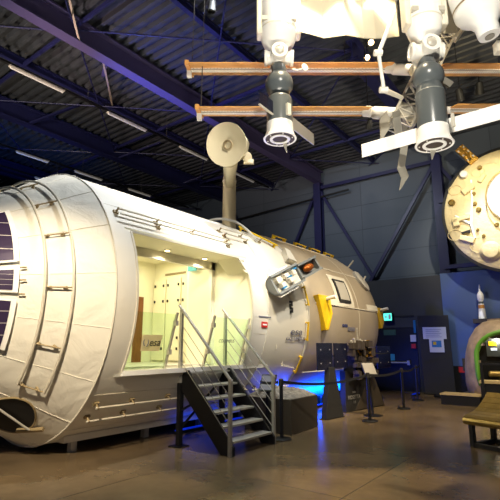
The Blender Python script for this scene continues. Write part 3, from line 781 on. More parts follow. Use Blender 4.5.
# ================================================================== STAIRS
TY0, TY1, XT, XB = 5.52, 6.58, -5.62, -4.62
st = thing('access_stairs', (-5.1, 6.05, 0), 'short metal stairs with black stringers, grey handrails and wire infill up to the module opening', 'stairs')
for y in (TY0, TY1):
    o = part('stringer', MB().prism([(XT-.02, y-.02, 1.2), (XT+.16, y-.02, 1.2), (XB+.14, y-.02, .12), (XB+.14, y-.02, 0), (XB-.12, y-.02, 0), (XT-.02, y-.02, .92)], (0, .04, 0)), M['black'], st)
    part('support_post', MB().b2((XT-.06, y-.04, 0), (XT+.02, y+.04, 1.14)), M['black'], st)
    part('foot_plate', MB().b2((XT-.14, y-.12, 0), (XT+.1, y+.12, .015)), M['black'], st)
for k in range(5):
    z = .2+.19*k; x = XB-.02-(XB-XT-.14)*k/4.6
    o = part('tread', MB().b2((x-.13, TY0+.02, z-.035), (x+.13, TY1-.02, z)), M['steel'], st, bev=.006)
part('landing_plate', MB().b2((XT-.04, TY0-.02, 1.14), (XT+.18, TY1+.02, 1.165)), M['steel'], st)
part('cross_tie', MB().bar((XT, TY0+.04, .3), (XT, TY1-.04, 1.0), .03, .03), M['black'], st)
part('cross_tie', MB().bar((XT, TY0+.04, 1.0), (XT, TY1-.04, .3), .03, .03), M['black'], st)
part('cross_tie', MB().bar((XT, TY0, .55), (XT+.5, TY0, .8), .03, .03), M['black'], st)
for y, s in ((TY0-.045, -1), (TY1+.045, 1)):
    tp, bt = V((XT-.02, y, 2.24)), V((XB+.1, y, 1.08))
    dv = (bt-tp).normalized()
    part('handrail', MB().tube([tp-dv*.06, bt+dv*.03], .026, 12), M['steel'], st)
    part('newel_post', MB().b2((XT-.02, y-.025, 1.0), (XT+.03, y+.025, 2.2)), M['steel'], st)
    part('newel_post', MB().b2((XB+.07, y-.025, .0), (XB+.12, y+.025, 1.1)), M['steel'], st)
    for k in range(4):
        f = .2+.2*k; part('infill_wire', MB().tube([(XT, y, 1.16+1.0*f), (XB+.09, y, .05+.98*f)], .006, 6), M['steel'], st)

# ================================================================== BELT BARRIER
posts = [(-4.6, 6.98), (-4.14, 9.74), (-4.22, 12.14), (-4.5, 14.2)]
labs = ['black belt barrier post beside the foot of the stairs', 'black belt barrier post in front of the tapered comet probe stand', 'black belt barrier post third along the belt, in front of the fire door', 'farthest black belt barrier post near the charcoal slab']
def sag(a, b, z, d, n=14): return [V(a).lerp(V(b), k/n)+ZZ*(z-d*4*(k/n)*(1-k/n)) for k in range(n+1)]
def belt(a, b, sg_):
    pts = sag((*a, 0), (*b, 0), .965, sg_); m = MB(); dirv = (V((*b, 0))-V((*a, 0))).normalized(); nr = dirv.cross(ZZ)*.004
    P = []
    for p in pts: P += [p-ZZ*.025-nr, p+ZZ*.025-nr, p+ZZ*.025+nr, p-ZZ*.025+nr]
    f = []
    for k in range(len(pts)-1):
        for j in range(4): f.append((4*k+j, 4*k+(j+1) % 4, 4*k+4+(j+1) % 4, 4*k+4+j))
    return m.add(P, f)
def trim(a, b):
    a, b = V((*a, 0)), V((*b, 0)); d = (b-a).normalized()*.05; return (a+d)[:2], (b-d)[:2]
for i, (x, y) in enumerate(posts):
    t = thing('barrier_post', (x, y, 0), labs[i], 'barrier post', 'belt barrier posts')
    part('base', MB().lathe([(.17, 0), (.17, .015), (.15, .03), (.04, .04)], (x, y, 0), ZZ, 32), M['black'], t)
    part('post', MB().lathe([(.032, .03), (.032, .92)], (x, y, 0), ZZ, 20), M['black'], t)
    part('belt_head', MB().lathe([(.042, .91), (.042, 1.01), (.03, 1.02)], (x, y, 0), ZZ, 20), M['charcoal'], t)
    if i < 3: part('belt', belt(*trim((x, y), posts[i+1]), .10 if i == 0 else .06), M['belt'], t)
    else: part('belt', belt(*trim((x, y), (-4.9, 15.9)), .04), M['belt'], t)
part('belt', belt(*trim(posts[0], (-4.95, 6.74)), .02), M['belt'], bpy.data.objects['barrier_post'])

# ================================================================== ROCK DISPLAY BOX
bxn = thing('display_plinth', (-5.2, 8.0, 0), 'low dark brown box plinth beside the stairs with a rocky surface on top', 'plinth')
M['brownbox'] = mat('brown_box', (62, 54, 42), .6, noise=.06, nscale=3)
pl = MB().prism([(-4.66, 7.4, 0), (-4.72, 8.5, 0), (-5.75, 8.6, 0), (-5.75, 7.4, 0)], (0, 0, .62))
part('box_body', pl, M['brownbox'], bxn, bev=.01)
hm = MB(); n = 26; P = []
for j in range(n+1):
    for i in range(n+1):
        u, v = i/n, j/n; x = -5.72+1.0*u; y = 7.43+1.05*v
        e = min(u, 1-u, v, 1-v); h = min(1, e*3.5)
        P.append((x, y, .62+(.25*h*(.6+.4*math.sin(3*u+1)*math.cos(2.6*v)))+random.uniform(-.025, .025)*h))
hm.add(P, [(j*(n+1)+i, j*(n+1)+i+1, (j+1)*(n+1)+i+1, (j+1)*(n+1)+i) for j in range(n) for i in range(n)])
rk = single('comet_surface', hm, M['rock'], (-5.2, 7.95, .62), 'rough grey rocky surface model filling the top of the low brown plinth', 'rock model')
# small sloping reader board on the near corner
rb = thing('reader_board', (-4.92, 7.25, .62), 'small tilted black framed reader board between stairs and rocky plinth', 'reader board')
q = on(268, 383, 1, 7.3)
part('stand', MB().b2((q.x-.03, 7.27, 0), (q.x+.03, 7.33, .86)), M['black'], rb)
rr_ = V((.9, .2, .0)).normalized(); ru = V((-.15, .45, .8)).normalized()
ru = (ru-rr_*ru.dot(rr_)).normalized()
part('board', MB().box(q+V((0, 0, 0)), (.3, .34, .03), (rr_, ru, rr_.cross(ru))), M['black'], rb)
part('printed_face', MB().box(q-rr_.cross(ru)*-.017, (.25, .29, .006), (rr_, ru, rr_.cross(ru))), M['logo_grey'], rb)

# ================================================================== COMET PROBE MODEL ON TAPERED STANDS
def tapered(name, px0, px1, ptop0, ptop1, pyb, pyt, X, lab):
    a, b = on(px0, pyb, 2, 0), on(px1, pyb, 2, 0); return a, b
tl = [( -5.0, 9.2), (-4.85, 9.85)]
t1 = thing('tapered_stand', (-5.0, 9.5, 0), 'narrow dark tapered stand under the wing panels of the comet probe model', 'display stand', 'tapered display stands')
part('slab', MB().prism([(-4.96, 9.3, 0), (-4.86, 9.97, 0), (-4.92, 9.71, 1.12), (-4.95, 9.53, 1.12)], (-.14, .03, 0)), M['charcoal'], t1, bev=.006)
part('foot', MB().prism([(-4.95, 9.28, 0), (-4.85, 9.99, 0), (-5.04, 10.03, 0), (-5.14, 9.31, 0)], (0, 0, .02)), M['black'], t1)
t2 = thing('tapered_stand', (-5.1, 10.8, 0), 'wide dark tapered stand with white lettering under the comet probe body', 'display stand', 'tapered display stands')
A0, A1 = V((-5.1, 10.6, 0)), V((-4.86, 12.5, 0))
dT = (A1-A0).normalized(); nT = V((dT.y, -dT.x, 0))
zt2 = .98
part('slab', MB().prism([A0, A1, A1-dT*.6+ZZ*zt2, A0+dT*.02+ZZ*zt2], -nT*.16), M['charcoal'], t2, bev=.006)
part('pale_facet', MB().prism([A0+dT*.42+ZZ*.03+nT*.003, A1-dT*.04+ZZ*.03+nT*.003, A1-dT*.61+ZZ*.95+nT*.003], nT*.008), M['brownbox'], t2, 'lighter triangular facet')
for s_, sz_, z in (('esa', .11, .47), ('ROSETTA', .135, .34), ('1:4', .1, .22)):
    text('stand_lettering', s_, sz_, A0+dT*.36+ZZ*z+nT*.016, dT, ZZ, M['logo_pale'], t2, .002, 'CENTER', .12)
pr0 = V((-5.06, 10.75, 1.0))
cp = thing('comet_probe_model', pr0, 'dark scale model of a space probe with blue solar wings on the tapered stands', 'space probe model')
bc = on(356, 359, 0, -5.05)
part('body', MB().box(bc, (.36, .8, .7)), M['black'], cp, bev=.02)
b = MB()
random.seed(3)
for k in range(40):
    p = bc+V((random.uniform(.12, .25), random.uniform(-.58, .62), random.uniform(-.42, .45))); s_ = random.uniform(.07, .18)
    b.box(p, (s_, s_*random.uniform(.7, 1.4), s_*random.uniform(.6, 1.2)))
split_parts('equipment_box', b, M['equip'], cp)
b = MB()
for k in range(16):
    p = bc+V((random.uniform(.1, .25), random.uniform(-.58, .6), random.uniform(.05, .48))); s_ = random.uniform(.04, .1); b.box(p, (s_, s_*1.3, s_))
split_parts('foil_box', b, M['gold'], cp)
b = MB()
for k in range(7):
    p = bc+V((random.uniform(.0, .2), random.uniform(-.58, .4), .37)); b.tube([p, p+V((0, random.uniform(-.05, .05), random.uniform(.08, .16)))], .03, 8)
b.tube([bc+V((0, .14, .38)), bc+V((0, .14, .8))], .016, 8); b.box(bc+V((.1, .45, .22)), (.1, .1, .26))
split_parts('thruster', b, M['lightgrey'], cp)
part('antenna_dish', MB().lathe([(.02, .0), (.1, .02), (.19, .07), (.19, .06), (.1, .0)], bc+V((.26, .05, -.26)), (1, -.3, .2), 24, caps=False), M['grey'], cp)
w0, w1 = on(317, 356, 0, -5.0), on(332, 356, 0, -5.0); w2, w3 = on(334, 356, 0, -5.0), on(347, 356, 0, -5.0)
def wing(ya, yb_, z0, z1, x=-5.0):
    o = part('solar_wing', MB().b2((x-.015, ya, z0), (x+.015, yb_, z1)), M['cells_blue'], cp, 'dark blue solar wing panel')
    b = MB()
    for f in (.2, .8):
        for g in (.25, .75): b.b2((x+.014, ya+(yb_-ya)*f-.012, z0+(z1-z0)*g-.012), (x+.024, ya+(yb_-ya)*f+.012, z0+(z1-z0)*g+.012))
    split_parts('hinge_stud', b, M['lightgrey'], o)
zt_, zb_ = on(325, 343, 0, -5.0).z, on(325, 370, 0, -5.0).z
wing(w0.y, w1.y, zb_, zt_); wing(w2.y, w3.y, zb_+.02, zt_)
w4, w5 = on(377, 356, 0, -5.05), on(390, 356, 0, -5.05)
wing(w4.y, w5.y, on(383, 368, 0, -5.05).z, on(383, 346, 0, -5.05).z, -5.05)
part('wing_boom', MB().tube([(-5.03, w0.y+.1, (zt_+zb_)/2), (-5.05, w5.y-.1, (zt_+zb_)/2+.02)], .02, 8), M['charcoal'], cp)
part('mount_post', MB().tube([(bc.x-.05, bc.y, zt2+.0), (bc.x-.05, bc.y, bc.z-.38)], .05, 12), M['black'], cp)
part('mount_post', MB().tube([(-5.0, 9.62, 1.12), (-5.0, 9.62, zb_+.05)], .025, 10), M['black'], cp)
# ---- lectern with white board
q = on(369, 369, 1, 10.5)
lc = thing('information_lectern', (q.x, 10.5, 0), 'white sloping information board on a curved black stand in front of the comet probe', 'lectern')
g0 = V((q.x+.02, 10.55, 0))
part('base', MB().lathe([(.22, 0), (.22, .015), (.05, .03)], g0, ZZ, 28), M['black'], lc)
part('curved_stem', MB().tube([g0+V((0, 0, .02)), g0+V((-.03, .03, .35)), g0+V((-.06, .0, .7)), V((q.x-.02, 10.52, q.z-.05))], .03, 10), M['black'], lc)
e1 = V((.75, .66, 0)).normalized(); e2 = V((-.5, .45, .62)); e2 = (e2-e1*e2.dot(e1)).normalized()
part('board', MB().box(q, (.3, .38, .03), (e1, e2, e1.cross(e2))), M['charcoal'], lc)
part('printed_face', MB().box(q+e1.cross(e2)*.018, (.27, .35, .006), (e1, e2, e1.cross(e2))), M['paper_grey'], lc)

# ================================================================== CAPSULE EXHIBIT, PLINTH, ROCKET, BENCH
cq = on(497, 396, 2, 0)                                             # centre of the exhibit on the floor
cqx, cqy = -2.35, 15.0
cpz = .3
ps = thing('exhibit_plinth', (cqx, cqy, 0), 'low dark plinth with pale wooden step under the descent capsule', 'plinth')
part('platform', MB().b2((cqx-.9, cqy-.75, 0), (cqx+2.2, cqy+.75, cpz)), M['black'], ps, bev=.01)
part('step', MB().b2((cqx-1.35, cqy-1.3, 0), (cqx-.35, cqy-.78, .26)), M['black'], ps)
part('step_top', MB().b2((cqx-1.37, cqy-1.32, .26), (cqx-.33, cqy-.77, .3)), M['pale_wood'], ps)
part('front_box', MB().b2((cqx-.3, cqy-1.35, 0), (cqx+2.2, cqy-.77, .62)), M['black'], ps)
part('front_top', MB().b2((cqx-.33, cqy-1.38, .62), (cqx+2.2, cqy-.77, .68)), M['pale_wood'], ps)
ca = thing('descent_capsule', (cqx+.35, cqy, cpz), 'scorched bell-shaped descent capsule cut open with a green rimmed doorway showing control panels', 'space capsule')
cc = V((-2.09, 15.05, 0)); fdir = (V((EYE.x, EYE.y, 0))-V((cc.x, cc.y, 0))).normalized(); sdir = V((-fdir.y, fdir.x, 0))
prof = [(1.16, 0), (1.2, .25), (1.19, .7), (1.13, 1.1), (1.0, 1.5), (.8, 1.82), (.6, 1.97), (.45, 2.02)]
def cap_r(h):
    for (ra, a), (rb_, b__) in zip(prof, prof[1:]):
        if a <= h <= b__: return ra+(rb_-ra)*(h-a)/(b__-a)
    return .45
# shell with a doorway cut on the viewer's side
b = MB(); na = 72; hs = [0, .15, .25, .3, .5, .7, .9, 1.1, 1.3, 1.5, 1.62, 1.82, 1.97, 2.02]
def inside(ang, h):
    w = math.sin(ang)*cap_r(h)
    if math.cos(ang) < 0: return False
    return (abs(w) < .78 and .25 < h < 1.0) or (h >= 1.0 and (w/.78)**2+((h-1.0)/.66)**2 < 1)
for rr2, flip in ((0, False), (.07, True)):
    P = []; f = []
    for h in hs:
        for k in range(na):
            a = 2*PI*k/na; r_ = cap_r(h)-rr2; P.append(cc+fdir*(r_*math.cos(a))+sdir*(r_*math.sin(a))+ZZ*(cpz+h))
    for i in range(len(hs)-1):
        for k in range(na):
            if inside(2*PI*(k+.5)/na, (hs[i]+hs[i+1])/2): continue
            k2 = (k+1) % na; f.append((i*na+k, i*na+k2, (i+1)*na+k2, (i+1)*na+k))
    b.add(P, f, True)
b.lathe([(.46, 0), (.46, .06), (.02, .06)], cc+ZZ*(cpz+2.0), ZZ, 40)
part('hull', b, M['capsule'], ca)
rimp = []
for s_ in (-1, 1):
    seq = [(.8, .28), (.8, .5), (.8, .75), (.8, 1.0)]+[(.8*math.cos(t*PI/2/8), 1.0+.68*math.sin(t*PI/2/8)) for t in range(1, 9)]
    if s_ == 1: rimp = [(w*-1, h) for w, h in seq]+rimp
    else: rimp = [(w, h) for w, h in seq[::-1]][1:]+rimp
rimp = [(-w, h) for w, h in seq]+[(w, h) for w, h in seq[::-1][1:]]
def on_cap(w, h):
    r_ = cap_r(h); return cc+sdir*w+fdir*(math.sqrt(max(0.02, r_*r_-w*w))-.02)+ZZ*(cpz+h)
part('green_rim', MB().tube([on_cap(w, h) for w, h in rimp], .068, 10, closed=True), M['green'], ca)
part('rear_lining', MB().box(cc-fdir*.15+ZZ*(cpz+.85), (.05, 1.7, 1.4), (fdir, sdir, ZZ)), M['charcoal'], ca)
pn = cc+fdir*.25
part('control_panel', MB().box(pn+ZZ*(cpz+1.25), (.12, 1.1, .5), (fdir, sdir, ZZ)), M['grey'], ca)
def scr(name, w, h, sw, sh, m): part(name, MB().box(pn+fdir*.065+sdir*w+ZZ*(cpz+h), (.01, sw, sh), (fdir, sdir, ZZ)), M[m], ca)
sgn = 1 if sdir.dot(RT) > 0 else -1
scr('display_screen', -.38*sgn, 1.36, .2, .12, 'glow_yellow'); scr('display_screen', .12*sgn, 1.36, .16, .12, 'glow_blue'); scr('display_screen', -.36*sgn, 1.2, .16, .07, 'glow_white')
b = MB()
for k in range(4): b.box(pn+fdir*.065+sdir*(-.1*sgn)+ZZ*(cpz+1.44-.08*k), (.012, .06, .05), (fdir, sdir, ZZ))
split_parts('indicator_lamp', b, M['glow_white'], ca)
part('crew_seat', MB().box(pn+fdir*.1-sdir*.35*sgn+ZZ*(cpz+.52), (.5, .42, .16), (fdir, sdir, ZZ)), M['bronze'], ca, bev=.05)
part('crew_seat', MB().box(pn+fdir*.1+sdir*.3*sgn+ZZ*(cpz+.52), (.5, .42, .16), (fdir, sdir, ZZ)), M['bronze'], ca, bev=.05)
part('side_plate', MB().box(cc+sdir*(-1.2*sgn)+ZZ*(cpz+.75), (.3, .06, .35), (fdir, sdir, ZZ)), M['charcoal'], ca)
b = MB().b2((cqx-.25, cqy-1.46, .0), (cqx-.19, cqy-1.4, 1.15))
gb = thing('guard_rail', (cqx, cqy-1.4, 0), 'black guard rail across the front of the capsule doorway', 'guard rail')
part('post', b, M['black'], gb); part('post', MB().b2((cqx+1.6, cqy-1.46, 0), (cqx+1.66, cqy-1.4, 1.15)), M['black'], gb)
part('top_bar', MB().b2((cqx-.25, cqy-1.455, 1.1), (cqx+1.66, cqy-1.405, 1.15)), M['black'], gb)
# rocket on a stand behind the capsule roof
rx, ry = on(483, 322, 1, 16.45).x, 16.45
rz0 = on(483, 319, 1, 16.45).z
rs = thing('rocket_stand', (rx+.5, ry, 0), 'dark brown ledge behind the capsule carrying the rocket model', 'stand')
part('ledge', MB().b2((rx-.25, ry-.25, rz0-.14), (rx+1.6, P0-.022, rz0)), M['brownbox'], rs)
for k in (0, 1.2): part('bracket', MB().prism([(rx+k, P0-.03, rz0-.14), (rx+k, P0-.03, rz0-.4), (rx+k, ry, rz0-.14)], (.04, 0, 0)), M['black'], rs)
rk2 = thing('rocket_model', (rx, ry, rz0), 'slender white rocket model with an orange band before the blue poster', 'rocket model')
H = on(483, 284, 1, 16.45).z-rz0
part('core_stage', MB().lathe([(.12, 0), (.10, .28*H), (.085, .3*H), (.085, .42*H), (.075, .45*H), (.075, .52*H)], (rx, ry, rz0), ZZ, 24), M['pure_white'], rk2)
part('orange_band', MB().lathe([(.093, .3*H), (.093, .4*H)], (rx, ry, rz0), ZZ, 24), M['orange'], rk2)
part('lattice_stage', MB().lathe([(.08, .43*H), (.08, .5*H)], (rx, ry, rz0), ZZ, 24), M['grey'], rk2)
part('fairing', MB().lathe([(.075, .52*H), (.1, .56*H), (.1, .7*H), (.055, .78*H), (.03, .8*H), (.028, .95*H), (.0, H)], (rx, ry, rz0), ZZ, 24), M['pure_white'], rk2)
for k in range(4):
    a = PI/4+k*PI/2; part('booster', MB().lathe([(.045, 0), (.05, .05), (.012, .27*H)], (rx+.08*math.cos(a), ry+.08*math.sin(a), rz0), ZZ, 14), M['pure_white'], rk2)
# flat dark cover on the floor
single('floor_cover', MB().lathe([(.5, 0), (.48, .05), (.3, .09), (.02, .1)], (-3.95, 15.7, 0), ZZ, 28), M['black'], (-3.95, 15.7, 0), 'low round dark cover lying on the floor beside the capsule step', 'floor cover')

# ---- slatted bench near the camera
be = thing('slatted_bench', (-1.2, 8.9, 0), 'curved bronze slatted bench on dark frame legs near the capsule', 'bench')
b0 = V((-1.93, 8.42, 0)); ux = V((.93, -.36, 0)).normalized(); uy = V((.36, .93, 0)).normalized()
def bp(u, v, z): return b0+ux*u+uy*v+ZZ*z
curve = [(-.02, .34), (-.05, .39), (-.03, .44), (.05, .47), (.16, .49), (.28, .52), (.40, .57), (.52, .64), (.63, .72), (.72, .80)]
for k in range(len(curve)-1):
    (v0, z0), (v1, z1) = curve[k], curve[k+1]
    a, bq = bp(0, v0, z0), bp(0, v1, z1); mid = (a+bq)/2; dv = (bq-a); ln = dv.length; dv.normalize()
    part('slat', MB().box(mid+ux*.9, (1.8, ln*.95, .02), (ux, dv, ux.cross(dv))), M['bronze'], be, bev=.004)
for u in (.1, 1.5):
    fr = MB(); w = .09
    fr.bar(bp(u, .03, .0), bp(u, .03, .45), w, .06, ux); fr.bar(bp(u, .62, .0), bp(u, .62, .69), w, .06, ux); fr.bar(bp(u, .0, .03), bp(u, .65, .03), .06, .06, ZZ)
    part('leg_frame', fr, M['charcoal'], be)
for v in (.03, .62): part('stretcher', MB().bar(bp(.1, v, .03), bp(1.5, v, .03), .06, .06), M['charcoal'], be)
# ================================================================== WALL-HUNG PROBE DISC
DC = on(511, 208, 1, 15.6); vd = (EYE-DC).normalized()
DN = (V((0, -1, 0))*.55+V((vd.x, vd.y, vd.z*.4))*.6).normalized()
DX = ZZ.cross(DN).normalized(); DU = DN.cross(DX)
dz = (DC-EYE).dot(FW); DR = 65*dz/F
pd = thing('probe_disc', DC, 'huge round cream coloured probe with mounted equipment hung on the slate wall', 'space probe')
part('heat_shield', MB().lathe([(DR*.2, -.55), (DR*.6, -.35), (DR, -.06), (DR, .0), (DR*.97, .02), (DR*.9, .02)], DC, DN, 72, caps=False), M['charcoal'], pd, 'dark rimmed heat shield')
part('blanket', MB().lathe([(DR*.965, .0), (DR*.93, .06), (DR*.6, .1), (DR*.3, .12), (.01, .12)], DC, DN, 64), M['blanket'], pd, 'quilted cream insulation')
def dpt(px, py, h=.1):
    d = ray(px, py); t = ((DC-EYE).dot(DN)+h)/d.dot(DN); return EYE+d*t
def dlathe(name, px, py, prof, m, par=pd, lab=None): return part(name, MB().lathe(prof, dpt(px, py, .06), DN, 26), m, par, lab)
dlathe('spherical_tank', 491, 251, [(.3, 0), (.31, .08), (.22, .2), (.05, .24), (.01, .24)], M['blanket']); 
dlathe('small_cap', 464, 175, [(.13, 0), (.13, .12), (.1, .16), (.02, .16)], M['white'])
dlathe('sensor_ring', 452, 203, [(.11, 0), (.11, .07), (.08, .09), (.05, .05), (.01, .05)], M['bronze'])
dlathe('glare_drum', 520, 195, [(.9, 0), (.9, .14), (.86, .18), (.02, .18)], M['pure_white'], pd, 'white central drum standing in for glare')  # white drum puts the glare on the disc into its colour
b = MB()
ringp = [DC+DN*.22+(dpt(520, 195, .1)-DC)*1.0+ (DX*math.cos(t*PI/24)+DU*math.sin(t*PI/24))*.91 for t in range(48)]
b.tube(ringp, .02, 6, closed=True); part('drum_rim', b, M['bronze'], pd)
b = MB()
for px, py, s_ in ((480, 168, .1), (474, 194, .09), (475, 204, .1), (479, 210, .12), (478, 230, .07), (484, 236, .08), (497, 225, .1), (470, 160, .07)):
    b.lathe([(s_*.7, 0), (s_*.7, .08), (s_*.4, .12), (.01, .12)], dpt(px, py, .07), DN, 12)
split_parts('fitting', b, M['bronze'], pd)
b = MB()
for px, py, w, h, an_ in ((461, 219, .55, .14, .2), (456, 222, .2, .3, .1), (468, 215, .2, .12, 0), (467, 239, .45, .18, -.4), (468, 189, .4, .22, .5), (482, 178, .3, .14, .9)):
    x_ = DX*math.cos(an_)+DU*math.sin(an_); b.box(dpt(px, py, .12), (w, h, .14), (x_, DN.cross(x_), DN))
split_parts('equipment_box', b, M['blanket'], pd, bev=.03)
part('dark_slot', MB().box(dpt(466, 232, .16), (.26, .06, .1), ((DX+DU*.2).normalized(), DN.cross((DX+DU*.2).normalized()), DN)), M['black'], pd)
b = MB(); b.tube([dpt(471, 180, .12), dpt(472, 200, .15), dpt(471, 224, .15), dpt(475, 238, .12)], .035, 8); b.tube([dpt(471, 224, .12), dpt(455, 216, .12)], .04, 8)
split_parts('pipe', b, M['white'], pd)
b = MB()
for px, py, r_ in ((490, 170, .3), (478, 172, .2), (455, 190, .2), (455, 235, .22), (480, 245, .3)):
    c = dpt(px, py, .1); b.tube([c+(DX*math.cos(t*PI/10)+DU*math.sin(t*PI/10)*.8)*r_ for t in range(20)], .009, 6, closed=True)
split_parts('blanket_fold', b, M['blanket'], pd)
gx = dpt(467, 155, .05); gd = (dpt(476, 164, .05)-dpt(458, 148, .05)).normalized(); gw = DN.cross(gd)
gb_ = part('gold_box', MB().box(gx, (.72, .3, .2), (gd, gw, DN)), M['gold'], pd, 'gold foil box at the rim', .01)
b = MB()
for k in range(3):
    for s_ in (-.1, .1): b.box(gx+gd*(-.25+.22*k)+gw*s_+DN*.11, (.06, .05, .03), (gd, gw, DN))
split_parts('white_stud', b, M['white'], gb_)
part('wall_bracket', MB().tube([DC-DN*.3, V((DC.x-.0, WY-.1, DC.z))], .16, 14), M['navy'], pd)
b = MB(); b.bar(V((-4.05, WY-.36, DC.z+1.0)), V((DC.x, WY-.36, DC.z+1.0)), .1, .14); b.bar(V((-4.05, WY-.36, DC.z-1.45)), V((DC.x, WY-.36, DC.z-1.45)), .1, .14)
split_parts('support_rail', b, M['navy'], pd)

# ================================================================== HANGING SPACE STATION MODEL
S0 = W(345, 90, 5.3)
iss = thing('space_station_model', S0, 'large white space station model with orange solar wings hung from the roof on wires', 'space station model')
D1, D2 = 5.2, 4.6
def stack(px, py_b, D, name, lab, sc=1.0):
    """grey crew craft hanging below a white module: vertical axis"""
    base = W(px, py_b, D)
    u = D/F
    o = bpy.data.objects.new(name, None); COL.objects.link(o); o.location = base-S0; fin(o, iss, lab); return o, base, u
def crew_craft(px, py_b, D, k, prof, sph, nk, lab):
    o, c, u = stack(px, py_b, D, 'docked_spacecraft', lab)
    r = k*u
    part('engine_skirt', MB().lathe([(.96*r, .02*r), (1.08*r, 0), (1.1*r, .05*r), (1.0*r, .2*r), (.92*r, .42*r), (.88*r, .6*r), (.87*r, 1.1*r)], c, ZZ, 44, caps=False), M['pure_white'], o, 'white flared engine skirt')
    part('base_plate', MB().lathe([(.01, .03*r), (1.0*r, .03*r), (1.0*r, .08*r)], c, ZZ, 44), M['base_brown'], o, 'dark base plate')
    part('base_ring', MB().lathe([(.68*r, .02*r), (.66*r, -.03*r), (.5*r, -.03*r), (.48*r, .02*r)], c, ZZ, 44, caps=False), M['pure_white'], o, 'white ring on the base')
    for i in range(6):
        a = i*PI/3+.3; part('thruster', MB().lathe([(.045*r, .04*r), (.045*r, -.02*r)], c+V((.84*r*math.cos(a), .84*r*math.sin(a), 0)), ZZ, 10), M['white'], o)
    part('service_section', MB().lathe([(w_*r, h_*r) for w_, h_ in prof], c, ZZ, 44), M['grey'], o)
    part('orbital_sphere', MB().sphere(c+ZZ*(sph[1]*r), sph[0]*r, 40), M['grey'], o, 'glossy grey sphere')
    part('docking_neck', MB().lathe([(.5*r, (sph[1]+.6*sph[0])*r), (.5*r, (nk-.75)*r), (.42*r, (nk-.6)*r)], c, ZZ, 30), M['grey'], o)
    return o, c, r
M['base_brown'] = mat('dark_brown_plate', (70, 60, 52), .6)
s1, c1, ra = crew_craft(280, 139.5, D1, 15.2, [(.86, 1.05), (.86, 2.75), (.8, 2.95), (.6, 3.1)], (.95, 4.0), 6.0, 'grey craft with a white flared base below the plain white module')
s2, c2, rb2 = crew_craft(434.5, 145.3, D2, 17, [(.86, 1.05), (.86, 3.3), (.7, 3.85), (.5, 3.95)], (.92, 4.45), 6.25, 'grey craft with a white flared base between the long white panels')
part('pale_collar', MB().lathe([(.868*rb2, 3.28*rb2), (.69*rb2, 3.84*rb2)], c2, ZZ, 44, caps=False), M['grey_pale'], s2)
def node_and_module(c, r, k, nk, zb):
    nc = c+ZZ*(nk*r)
    b = MB().sphere(nc, .6*r, 30)
    for d_ in (RT, -RT, -HF, HF): b.lathe([(.42*r, .3*r), (.46*r, .75*r), (.54*r, .8*r), (.54*r, .98*r), (.36*r, 1.0*r), (.34*r, .92*r), (.02*r, .92*r)], nc, d_, 28)
    o = part('docking_node', b, M['white'], iss, 'white docking node with round ports')
    part('port_cover', MB().lathe([(.3*r, .93*r), (.22*r, 1.0*r), (.02*r, 1.02*r)], nc, -HF, 24), M['lightgrey'], o)
    R1 = k*r
    m = part('station_module', MB().lathe([(.45*r, (zb)*r), (.62*r, (zb+.12)*r), (.8*R1, (zb+.45)*r), (.96*R1, (zb+1.0)*r), (R1, (zb+1.3)*r), (R1, 15*r)], c, ZZ, 48), M['pure_white'], iss, 'white cylindrical station module')
    for s_ in (-1, 1):
        q = c+RT*(R1*1.0*s_)-HF*.03
        fb = MB().box(q+ZZ*((zb+.9)*r+.9), (.07, .16, 1.8), (RT, HF, ZZ)); f_ = part('side_fairing', fb, M['cream_metal'], m, None, .02)
        part('latch', MB().box(c+RT*(R1*.72*s_)-HF*R1*.72+ZZ*(zb+1.75)*r, (.07, .05, .05), (RT, HF, ZZ)), M['lightgrey'], m)
    part('module_band', MB().lathe([(R1*1.012, (zb+1.3)*r), (R1*1.012, (zb+1.4)*r)], c, ZZ, 48, caps=False), M['cream_metal'], m)
    return nc, R1
n1, RA1 = node_and_module(c1, ra, 1.32, 6.0, 6.6)
n2, RB1 = node_and_module(c2, rb2, 1.12, 6.2, 6.8)
# small dish antenna beside the first sphere, hatch plate
b = MB(); q = c1+ZZ*(5.2*ra)+RT*ra*.9; b.tube([q, q+RT*.06-ZZ*.02, q+RT*.12+ZZ*.0], .008, 6); b.lathe([(.01, 0), (.035, .012), (.045, .025)], q+RT*.14+ZZ*.01, (RT*.5-HF), 16)
part('small_antenna', b, M['white'], s1)
part('hatch_plate', MB().box(c1+ZZ*(1.75*ra)-HF*(.72*ra)+RT*(.5*ra), (.3*ra, .05, .8*ra), ((RT+HF*.75).normalized(), (HF-RT*.75).normalized(), ZZ)), M['cream_metal'], s1)
part('node_cap', MB().lathe([(.35*ra, 0), (.3*ra, .25*ra), (.05*ra, .3*ra)], c1+ZZ*(5.95*ra)-HF*.45*ra, (-HF+ZZ*.3), 20), M['lightgrey'], s1)
# craft 1: thin dark wing seen nearly edge-on, passing along the line of sight
def panel(name, a, bq, w, m, parent, lab=None, th=.012, up=ZZ):
    a, bq = V(a), V(bq); d_ = (bq-a).normalized(); y_ = up.cross(d_).normalized(); return part(name, MB().bar(a, bq, w, th, up), m, parent, lab)
zc = c1.z+1.9*ra
pa = on(259, 97, 2, zc); far = c1+(V((c1.x, c1.y, zc))-V((pa.x, pa.y, zc)))*.9; far.z = zc
dirp = (V((c1.x, c1.y, zc))-pa).normalized()
sw = part('craft_wing', MB().bar(pa, V((c1.x, c1.y, zc))-dirp*.8*ra, .012, .16, ZZ), M['cells_blue'], s1, 'thin dark solar wing')
part('wing_edge', MB().bar(pa-ZZ*.085, V((c1.x, c1.y, zc))-dirp*.8*ra-ZZ*.085, .02, .014, ZZ), M['lightgrey'], s1)
sw = part('craft_wing', MB().bar(V((c1.x, c1.y, zc-.0))+dirp*.8*ra, V((c1.x, c1.y, zc))+dirp*.85, .012, .16, ZZ), M['lightgrey'], s1)
